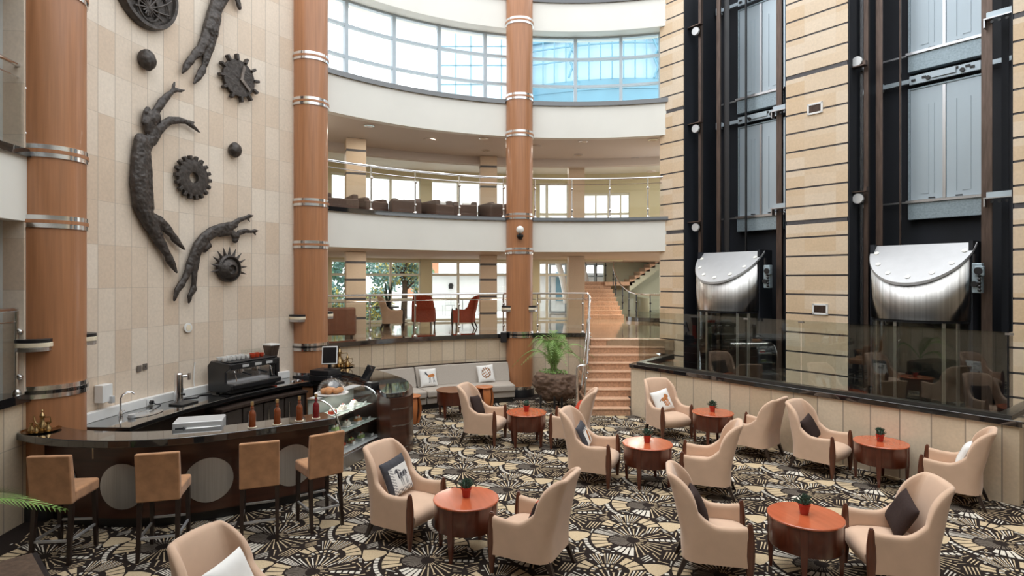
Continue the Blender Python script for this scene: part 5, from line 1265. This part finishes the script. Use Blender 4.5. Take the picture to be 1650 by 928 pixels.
for (x, y, l, r), b in zip(TB, (0, 1, 0, 0, 0, 0)): cactus((x+.0, y+.02, .5845), 'cactus in a red pot on the '+l.replace('round mahogany ', '').replace('two beige ', '').replace('between two beige armchairs', '').replace(', nearest the camera', '').replace('beside the left part of', 'by the left of').replace('beside the right part of', 'by the right of'), b)
# ------------------------------------------------------------------ sofa corner
t = thing('bench_sofa', 'long curved grey tweed bench sofa below the mezzanine', 'sofa')
for nm, a0, a1 in (('s', 103.2, 121.8), ('s', 122, 131.5)):
    mb = MB(); A_ = [a0+(a1-a0)*i/15 for i in range(16)]
    pr = [(6.72, .13), (6.66, .16), (6.66, .24), (7.5, .24), (7.5, .13)]
    mb.arc(a0, a1, 6.68, 7.5, .12, .26, 0, 1.2); mb.build('base_cushion', m_sofa, t, bevel=.02)
    mb = MB(); mb.arc(a0, a1, 6.62, 7.30, .265, .43, 0, 1.2); mb.build('seat', m_sofa, t, bevel=.045, seg=3)
    mb = MB(); n = 16; T_ = [a0+(a1-a0)*i/(n-1) for i in range(n)]; vs = []
    for a in T_: vs += [RP(a, 7.22, .42), RP(a, 7.40, .87), RP(a, 7.52, .87), RP(a, 7.52, .42)]
    mb.add(vs, [(4*i+j, 4*i+(j+1) % 4, 4*i+4+(j+1) % 4, 4*i+4+j) for i in range(n-1) for j in range(4)]+[(3, 2, 1, 0), (4*n-4, 4*n-3, 4*n-2, 4*n-1)]); mb.build('backrest', m_sofa, t, bevel=.025, seg=3)
mb = MB(); mb.arc(103.6, 131.4, 6.74, 7.4, 0, .12, 0, 1.2); mb.build('plinth', m_blackp, t)
mb = MB(); mb.arc(103.2, 138, 7.47, 7.555, .872, .892, 0, 1.2); mb.build('top_rail', m_wenge, t)
pa = apx(692, 7.1); pillow('white cushion with a deer print on the grey bench sofa', 0, [WP, m_porange, m_pgrey], deer, .215, tilt=.36, world=(RP(pa, 7.17, .64), math.radians(pa)+PI/2))
pa = apx(784, 7.1); pillow('white cushion with a lion face print on the grey bench sofa', 0, [WP, m_pbrown, m_porange], lion, .215, tilt=.36, roll=.06, world=(RP(pa, 7.17, .64), math.radians(pa)+PI/2))
o = dup(t0, (-1.28, 12.75, 0), .35, 'plain brown round wooden table in front of the grey bench sofa', 'wooden table'); o['category'] = 'table'
m_ttop2 = M('brown_tabletop', (.21, .085, .038), .3, 0, .15, 2, (8, 1, 1), coat=.2); 
for ch in o.children:
    if ch.name.startswith('tabletop'): ch.data = ch.data.copy(); ch.data.materials[0] = m_ttop2
def drum(x, y, h, label):
    t = thing('drum_stool', label, 'stool', (x, y, 0), .4, 'orange drum stools by the sofa')
    mb = MB(); mb.lathe([(0, h-.02), (.19, h-.02), (.205, h-.012), (.205, h), (.19, h+.012), (0, h+.012)], 36); mb.build('seat', m_orange, t)
    for k in range(4):
        mb = MB(); a = k*PI/2; n = 8; vs = []
        for i in range(n+1):
            z = (h-.01)*i/n; r = .165+.055*math.sin(PI*min(1, i/n)*.95); wd = .10*(.75+.6*abs(i/n-.35))
            for rr, sg in ((r, -1), (r, 1), (r-.045, 1), (r-.045, -1)): vs.append((rr*math.cos(a+sg*wd/.2*.9), rr*math.sin(a+sg*wd/.2*.9), z))
        mb.add(vs, [(4*i+j, 4*i+(j+1) % 4, 4*i+4+(j+1) % 4, 4*i+4+j) for i in range(n) for j in range(4)]+[(3, 2, 1, 0), (4*n, 4*n+1, 4*n+2, 4*n+3)]); mb.build('leg', m_orange, t, smooth=60)
    mb = MB(); mb.cyl((0, 0, 0), (0, 0, h-.02), .13, .15, 24); mb.build('core', m_tapron, t)
drum(-2.08, 12.15, .56, 'orange wooden drum stool at the end of the till counter')
drum(-.63, 13.35, .53, 'orange wooden drum stool just before the sofa, behind the farthest left armchair')
# ------------------------------------------------------------------ rock planter with palm
from mathutils import noise
t = thing('rock_planter', 'rough brown lava rock planter on black legs beside the steps', 'planter', (1.02, 13.75, 0), 0)
bm = bmesh.new(); bmesh.ops.create_icosphere(bm, subdivisions=5, radius=1)
for v in bm.verts:
    p = v.co.copy(); n_ = noise.noise(p*1.6+Vector((3, 1, 2)))*.22+noise.noise(p*4)*.10+noise.noise(p*9)*.075+noise.noise(p*20)*.035+abs(noise.noise(p*5+Vector((7,0,0))))*.08
    q = p*(1+n_); x, y, z = q.x*.49, q.y*.38, q.z*.40
    if z > .24: z = .24+(z-.24)*.12
    z += .16*(-x)*.6 if z > 0 else -.10*x*.8
    if z < -.2: x = x*(1-.5*(-.2-z)); 
    v.co = (x, y, z+.52)
me = bpy.data.meshes.new('rock'); bm.to_mesh(me); bm.free(); me.materials.append(m_rock); me.polygons.foreach_set('use_smooth', [True]*len(me.polygons)); o = bpy.data.objects.new('rock', me); COL.objects.link(o); o.parent = t
for x, y in ((-.36, -.22), (-.05, -.28), (.08, .15), (.12, -.24)): mb = MB(); mb.box((x, y, .15), (.045, .045, .30)); mb.build('leg', m_blackp, t)
def frond(mb, base, az, L, rise, droop, leaf=.22, n=22, mi=0, w_=.014, fwd=.7, hang=.25):
    pts = []; d = Vector((math.cos(az), math.sin(az), 0))
    for i in range(n+1):
        f = i/n; pts.append(Vector(base)+d*(L*(f*.35+.65*f*f) if rise > .6 else L*f)+Vector((0, 0, rise*math.sin(min(1, f*1.15)*PI/2)-droop*f**2.6)))
    mb.tube(pts, [.010*(1-.8*i/n) for i in range(n+1)], 5, mi)
    for i in range(3, n+1):
        p = pts[i]; tg = (pts[i]-pts[i-1]).normalized(); sd = tg.cross(Vector((0, 0, 1))).normalized(); up = sd.cross(tg)
        l = leaf*math.sin(PI*min(1, .22+.78*i/n))*.9+.04
        for s in (-1, 1):
            e = p+(sd*s*.75+tg*fwd-up*.10).normalized()*l+Vector((0, 0, -hang*l)); m_ = p.lerp(e, .5)+Vector((0, 0, .02)); wv = tg*w_*.5
            mb.add([p-wv*.6, m_-wv, e, m_+wv, p+wv*.6], [(0, 1, 3, 4), (1, 2, 3)], mi)
t = thing('potted_palm', 'green feathery palm growing from the lava rock planter', 'palm', (.96, 13.75, .77))
random.seed(11)
for i in range(26):
    mb = MB(); az = i*2.4+.3; k = i/17; L_ = random.uniform(.75, 1.25)*(1.0 if i < 9 else .6 if i < 17 else .45); rise = random.uniform(.75, 1.1) if i < 9 else random.uniform(.85, 1.15)
    frond(mb, (random.uniform(-.06, .06), random.uniform(-.06, .06), .0), az, L_, rise, .2+.5*L_*random.uniform(.6, 1.1), .19, 24); mb.build('frond', m_leaf, t, smooth=0)
mb = MB()
for i in range(7): mb.tube([(.05*math.cos(i), .05*math.sin(i), 0), (.04*math.cos(i), .04*math.sin(i), .3)], [.022, .012], 6)
mb.build('stem', m_bark, t)
mb = MB(); random.seed(5)
for i in range(260):
    a, r = random.uniform(0, 2*PI), random.uniform(.02, .34); p = Vector((r*math.cos(a), .7*r*math.sin(a), -.01+random.uniform(0, .10)*(1-r))); d = Vector((random.uniform(-1, 1), random.uniform(-1, 1), random.uniform(.1, .9))).normalized(); s_ = d.orthogonal().normalized()
    l = random.uniform(.03, .06); mb.add([p, p+d*l*.5+s_*l*.35, p+d*l, p+d*l*.5-s_*l*.35], [(0, 1, 2, 3)])
mb.build('ground_cover', m_leaf, t, smooth=0)
# foreground palm, mostly outside the frame at the left
t = thing('palm_planter', 'dark wooden planter box at the bottom left corner', 'planter', (-4.55, 4.55, 0), -.75)
mb = MB(); mb.box((0, 0, .25), (.7, 1.5, .5)); mb.build('box', m_blackp, t, bevel=.02)
mb = MB(); mb.box((0, 0, .505), (.6, 1.4, .02)); mb.build('soil', m_bark, t)
t = thing('corner_palm', 'palm with one arching frond reaching in from the bottom left corner', 'palm', (-4.95, 4.75, .51))
random.seed(8)
mb = MB(); frond(mb, (0, 0, .0), -.06, 1.40, .82, .20, .42, 44, w_=.024, fwd=1.6, hang=.05); mb.build('frond', m_leaf, t, smooth=0)
for az, L_, rs, dr in ((1.9, .6, .6, .3), (-1.3, .8, .7, .3), (-.75, .8, .45, .55)):
    mb = MB(); frond(mb, (0, 0, 0), az, L_, rs, dr, .28, 22, w_=.02); mb.build('frond', m_leaf, t, smooth=0)
# ------------------------------------------------------------------ mezzanine lounge
m0 = armchair_proto('cream armchair on the mezzanine beside the plant table', (-3.62, 17.75, MZ), face(.9, .2), m_fabric, m_wenge)
def recolor(r, fab):
    for ch in r.children:
        if ch.name.startswith(('shell', 'seat')): ch.data = ch.data.copy(); ch.data.materials[0] = fab
    return r
recolor(dup(m0, (-2.75, 18.3, MZ), face(-.05, 1), 'dark red armchair on the mezzanine seen from behind'), m_redfab)
recolor(dup(m0, (-1.45, 18.2, MZ), face(-.95, .1), 'red patterned armchair on the mezzanine facing left'), m_redfab)
def clubchair(loc, rz, label, w_=.9, fab=m_mdark, h=.78, cat='sofa', name='club_sofa', group=None):
    t = thing(name, label, cat, loc, rz, group)
    mb = MB(); mb.box((0, -.36, h/2+.05), (w_, .18, h-.1)); mb.build('backrest', fab, t, bevel=.05, seg=3)
    mb = MB(); mb.box((0, .05, .28), (w_-.3, .7, .3)); mb.build('seat', fab, t, bevel=.04, seg=3)
    for s in (-1, 1):
        mb = MB(); mb.box((s*(w_/2-.08), .02, .34), (.16, .8, .5)); mb.build('arm', fab, t, bevel=.04, seg=3)
        for y in (-.36, .34): mb = MB(); mb.box((s*(w_/2-.1), y, .05), (.06, .06, .1)); mb.build('foot', m_wenge, t)
    return t
m_brownl = M('brown_leather', (.16, .06, .03), .5, 0, .15, 6)
clubchair((-4.50, 15.2, MZ), face(-.2, 1), 'brown sofa on the mezzanine behind the till column, seen from behind', .95, m_brownl, .8)
t = thing('side_table', 'small dark table on the mezzanine under the spiky plant', 'table', (-4.02, 18.9, MZ))
mb = MB(); mb.lathe([(.4, .60), (.4, .64), (0, .64)], 30); mb.build('tabletop', m_wenge, t)
mb = MB(); mb.cyl((0, 0, 0), (0, 0, .6), .1, .22, 20); mb.build('pedestal', m_wenge, t)
t = thing('spiky_plant', 'spiky dark green plant on the small mezzanine table', 'potted plant', (-3.98, 18.9, MZ+.641)); random.seed(2)
mb = MB(); mb.lathe([(.09, 0), (.12, .16), (.1, .16), (0, .15)], 20); mb.build('pot', m_blackp, t)
mb = MB()
for i in range(16):
    a = random.uniform(0, 2*PI); l = random.uniform(.3, .75); s_ = random.uniform(.02, .25); mb.cyl((.04*math.cos(a), .04*math.sin(a), .14), (s_*math.cos(a), s_*math.sin(a), .14+l), .03, .004, 5)
mb.build('leaves', m_cactus, t)
# upper gallery lounge
for i, (x, a, w_, l) in enumerate(((545, 9.0, .8, 'leftmost dark sofa behind the upper balustrade'), (592, 9.3, .7, 'second dark sofa from the left behind the upper balustrade'), (652, 8.9, .75, 'third dark sofa from the left, in the middle behind the upper balustrade'), (704, 8.8, .55, 'fourth dark sofa from the left behind the upper balustrade'), (748, 8.9, .65, 'fifth dark sofa from the left, nearly at the middle column'), (798, 8.8, .7, 'dark sofa next to the middle column behind the upper balustrade'))):
    an = apx(x, a); p = RP(an, a, G2); rz = math.radians(an)-PI/2+(.25 if i % 2 else -.2)
    clubchair(p, rz, l, w_, m_mdark, .47+.04*(i % 3), group='dark sofas on the upper gallery')
    if i > 1:
        R = Matrix.Translation(p) @ Matrix.Rotation(rz, 4, 'Z'); 
        pillow('pale cushion on the '+l.replace(', in the middle behind the upper balustrade', '').replace(', nearly at the middle column', ''), 0, [WP, m_pgrey], bluey, .19, tilt=.25, world=(R @ Vector((.12, -.19, .40)), rz))
# downlights of the gallery ceiling
def downlight(px_, py, label, zc=6.62):
    k = (zc-2.96)/(450-py)*950; x = (px_-825)/950*k
    t = thing('downlight', label, 'ceiling light', (x, k, zc), 0, 'downlights of the upper gallery')
    mb = MB(); mb.lathe([(.08, 0), (.13, 0), (.13, -.018), (.11, -.022), (.08, -.01)], 28); mb.build('ring', m_chrome, t)
    mb = MB(); mb.lathe([(0, -.004), (.08, -.004), (.08, -.0), (0, .0)], 24); mb.build('lens', m_lens, t)
for x, y, l in ((594.5, 202, 'downlight nearest the till column on the gallery ceiling'), (580, 224.5, 'downlight before the left square pillar'), (780, 222.5, 'front one of two downlights left of the middle column'), (783, 242.3, 'rear one of two downlights left of the middle column'), (939, 227.5, 'front downlight right of the middle column'), (932, 249, 'downlight at the right square pillar'), (1052, 224.5, 'downlight nearest the lift wall'), (1023, 254.5, 'rear downlight toward the lift wall')): downlight(x, y, l)
for x, y, l in ((692, 224, 'flat round smoke detector on the gallery ceiling, left'), (863, 235, 'flat round smoke detector on the gallery ceiling right of the middle column'), (1049, 276, 'flat round smoke detector on the gallery ceiling, rear right')):
    k = 3.66/(450-y)*950; mb = MB(); mb.lathe([(.16, 0), (.15, -.03), (0, -.035)], 24); o = mb.build('smoke_detector', m_greyceil, loc=((x-825)/950*k, k, 6.62)); tag(o, l, 'detector')
# ------------------------------------------------------------------ outside
mb = MB(); mb.prism([(-60, 20.5), (60, 20.5), (60, 90), (-60, 90)], 1.0, MZ-.05); o = mb.build('floor_terrace', m_pave); struct(o)
def tree(loc, label, r, h, n, mats, seed, leaf=.16):
    t = thing('tree', label, 'tree', loc, 0, 'trees outside the windows'); random.seed(seed)
    mb = MB(); mb.tube([(0, 0, 0), (.05, 0, h*.4), (-.05, .1, h*.75)], [.14, .11, .07], 8)
    for i in range(6): a = i*1.05; mb.tube([(0, 0, h*(.35+.05*i)), (r*.6*math.cos(a), r*.6*math.sin(a), h*(.55+.06*i))], [.06, .02], 6)
    mb.build('trunk', m_bark, t)
    bl = [(Vector((random.uniform(-r, r)*.75, random.uniform(-r, r)*.6, h*random.uniform(.3, 1.0))), random.uniform(.35, .6)*r*.8) for _ in range(14)]
    mb = MB()
    for i in range(n):
        c, rr = random.choice(bl); d = Vector((random.gauss(0, 1), random.gauss(0, 1), random.gauss(0, 1))).normalized(); p = c+d*rr*random.uniform(.6, 1.05)
        if p.z < .2: continue
        a = Vector((random.uniform(-1, 1), random.uniform(-1, 1), random.uniform(-1, 1))).normalized(); b = a.orthogonal().normalized(); l = leaf*random.uniform(.7, 1.3)
        mb.add([p, p+a*l*.5+b*l*.3, p+a*l, p+a*l*.5-b*l*.3], [(0, 1, 2, 3)], random.choice((0, 0, 0, 1)) if d.z < .4 else random.choice((0, 1)))
    mb.build('crown', mats, t, smooth=0)
tree((-6.6, 24.2, 1.4), 'dense bluish green tree outside the left mezzanine window', 1.75, 4.2, 5200, [m_leafb, m_leafd], 1)
tree((-4.3, 23.4, 1.4), 'bushy tree with yellowish leaves outside the middle of the mezzanine windows', 1.0, 3.0, 3600, [m_leafb, m_leafy], 2, .13)
tree((-10.0, 24.0, 1.4), 'dark green tree at the left end of the terrace', 1.5, 3.6, 4500, [m_leafd, m_leafb], 5)
tree((-6.9, 42.0, 1.4), 'distant tree above the white garden wall', 1.8, 4.6, 5000, [m_leafb, m_leaf], 3)
for i, (x, y, r_, mm, l) in enumerate(((-8.6, 22.6, .8, [m_leafd, m_leafb], 'low green shrub at the left end of the terrace'), (-6.9, 22.4, .68, [m_leafy, m_leafb], 'low yellowish shrub below the dense bluish tree'), (-5.1, 22.3, .62, [m_leafb, m_leafy], 'low bluish shrub outside the mezzanine windows'))):
    t = thing('shrub', l, 'shrub', (x, y, MZ-.05), 0, 'shrubs outside the windows'); random.seed(i+20); mb = MB()
    for k in range(2200):
        d = Vector((random.gauss(0, 1), random.gauss(0, 1), abs(random.gauss(0, 1)))).normalized(); p = Vector((d.x*r_*1.1, d.y*r_*.7, d.z*1.25))*random.uniform(.6, 1)
        a = Vector((random.uniform(-1, 1), random.uniform(-1, 1), random.uniform(-1, 1))).normalized(); b = a.orthogonal().normalized(); q = .13
        mb.add([p, p+a*q*.5+b*q*.3, p+a*q, p+a*q*.5-b*q*.3], [(0, 1, 2, 3)], random.choice((0, 1)))
    mb.build('foliage', mm, t, smooth=0); mb = MB(); mb.cyl((0, 0, 0), (0, 0, .6), .05, n=8); mb.build('stem', m_bark, t)
t = thing('garden_wall', 'white rendered garden building across the terrace', 'building', (0, 29, 1.4))
mb = MB(); mb.box((1.0, 1, .88), (11.2, 2, 1.75)); mb.build('wall', m_ext, t)
mb = MB(); mb.box((1.0, .9, 1.80), (11.4, 2.3, .12)); mb.build('coping', m_gplastic, t)
mb = MB(); mb.cyl((-3.0, -.06, 1.25), (-3.0, .0, 1.25), .12, n=16); mb.box((-3.0, -.1, 1.2), (.2, .16, .2)); mb.build('lamp', m_blackp, t)
mb = MB(); mb.box((-.9, -.05, 1.0), (1.0, .1, 2.0)); mb.build('stone_panel', m_pave, t)
mb = MB(); mb.box((2.4, -.03, 1.2), (.5, .06, 1.4)); mb.build('shutter', m_bluefac, t)
t = thing('brick_building', 'distant orange building with rows of windows', 'building', (-7.5, 55, 1.4))
mb = MB(); mb.box((0, 0, 3.5), (4.2, 6, 7)); mb.build('wall', m_brick, t)
for z in (3.6, 5.6):
    for x in (-1.1, 1.1): mb = MB(); mb.box((x, -3.02, z), (1.5, .1, 1.0)); mb.build('window', m_screen, t)
mb = MB(); mb.box((0, -.2, 7.1), (4.8, 6.8, .2)); mb.build('roof', m_ext, t)
t = thing('white_arch', 'white curved pergola arch outside the mezzanine windows', 'pergola', (.6, 25.5, 1.4))
for dx in (0, 1.2, 2.2):
    mb = MB(); mb.tube([(dx-1.6+2.2*math.sin(i/12*1.35), 0, 4.4*math.cos(i/12*1.45)) for i in range(13)], .13, 10); mb.build('rib', m_ext, t)
def ochair(x, y, rz, label):
    t = thing('garden_chair', label, 'chair', (x, y, MZ-.05), rz, 'garden chairs on the terrace')
    mb = MB(); mb.box((0, 0, .44), (.46, .44, .03))
    mb.build('seat', m_gplastic, t)
    mb = MB()
    for k in range(7): mb.box((-.2+.0667*k, -.22, .68), (.015, .015, .42))
    mb.box((0, -.22, .9), (.46, .025, .03)); mb.build('backrest', m_gplastic, t)
    for sx in (-1, 1):
        for sy in (-1, 1): mb = MB(); mb.cyl((sx*.21, sy*.2, 0), (sx*.21, sy*.2, .44), .014, n=8); mb.build('leg', m_gplastic, t)
ochair(-2.75, 25.6, .4, 'left metal garden chair on the terrace'); ochair(-1.55, 25.8, -.5, 'right metal garden chair on the terrace')
t = thing('garden_table', 'small round metal garden table on the terrace', 'table', (-2.15, 25.6, MZ-.05))
mb = MB(); mb.lathe([(.45, .72), (.45, .75), (0, .75)], 28); mb.build('tabletop', m_gplastic, t)
mb = MB(); mb.cyl((0, 0, 0), (0, 0, .72), .03, n=10); mb.lathe([(.25, 0), (.25, .02), (.03, .04)], 20); mb.build('pedestal', m_gplastic, t)
# glass towers seen through the ribbon window
t = thing('glass_tower', 'blue glazed building seen through the tinted ribbon window', 'building', (6.7, 38, 7.4)); t.scale = (1.46, 1.46, 1.46)
mb = MB(); mb.box((.6, 2.2, -.9), (9.4, 3.6, 7.2)); mb.build('podium', m_ext, t)
mb = MB(); n = 20; A_ = [(-4.2+9.6*i/n, 1.2*math.sin(i/n*PI)*-1) for i in range(n+1)]; B_ = [(x, 4) for x, y in A_]
mb.slab(A_, B_, 2.7, 5.45); mb.slab(A_, B_, 7.25, 9.0); mb.build('facade', m_bluefac, t)
mb = MB(); mb.slab([(x, y+.2) for x, y in A_], B_, 5.45, 7.25); mb.build('glazing', m_bluepale, t)
mb = MB()
for i in range(0, n+1, 1): mb.box((A_[i][0], A_[i][1], 6.35), (.05, .06, 1.85))
for z in (6.3, 6.9, 5.0): mb.slab([(x, y-.04) for x, y in A_], [(x, y+.02) for x, y in A_], z, z+.05)
for x in (-2.2, 1.4): mb.tube([(x, -1.2, 5.45), (x+.3, -1.2, 6.3), (x-.1, -1.2, 7.25)], .05, 6); mb.tube([(x+.35, -1.2, 5.45), (x, -1.2, 6.3), (x+.35, -1.2, 7.25)], .05, 6)
mb.build('mullions', m_bluefac, t)
t = thing('pale_tower', 'very pale glazed building behind the middle of the ribbon window', 'building', (-3.9, 36, 6.5)); t.scale = (1.16, 1.16, 1.16)
mb = MB(); mb.box((1.6, 2, -.8), (4.2, 4, 7.2)); mb.build('podium', m_ext, t)
mb = MB(); mb.box((1.6, 2, 6.4), (4.2, 4, 7.2)); mb.build('facade', m_bluepale, t)
mb = MB()
for i in range(6): mb.box((-.4+.8*i, -.02, 6.4), (.04, .06, 7.2))
for i in range(7): mb.box((1.6, -.02, 3.2+i), (4.2, .06, .04))
mb.build('mullions', m_bluefac, t)

# fill lights added under the mezzanine, back stair and gallery ceilings, without fittings
for i, (a, r, z, e) in enumerate([(a, r, z, e) for z, e in ((3.66, 9), (6.60, 11)) for r in (8.5, 12.2) for a in (78, 90, 102, 114, 126, 137)]):
    p = RP(a, r, z); area('ceiling_fill_light', p, (0, 0, 0), .5, .5, e, (1, .93, .82))
area('stair_fill_light', (4.9, 21.6, 3.66), (0, 0, 0), .6, .6, 60, (1, .96, .85)); area('stair_fill_light', (3.6, 20.5, 3.66), (0, 0, 0), .4, .4, 40, (1, .93, .8))  # added fill that brightens the back stairs, no lamp modelled here
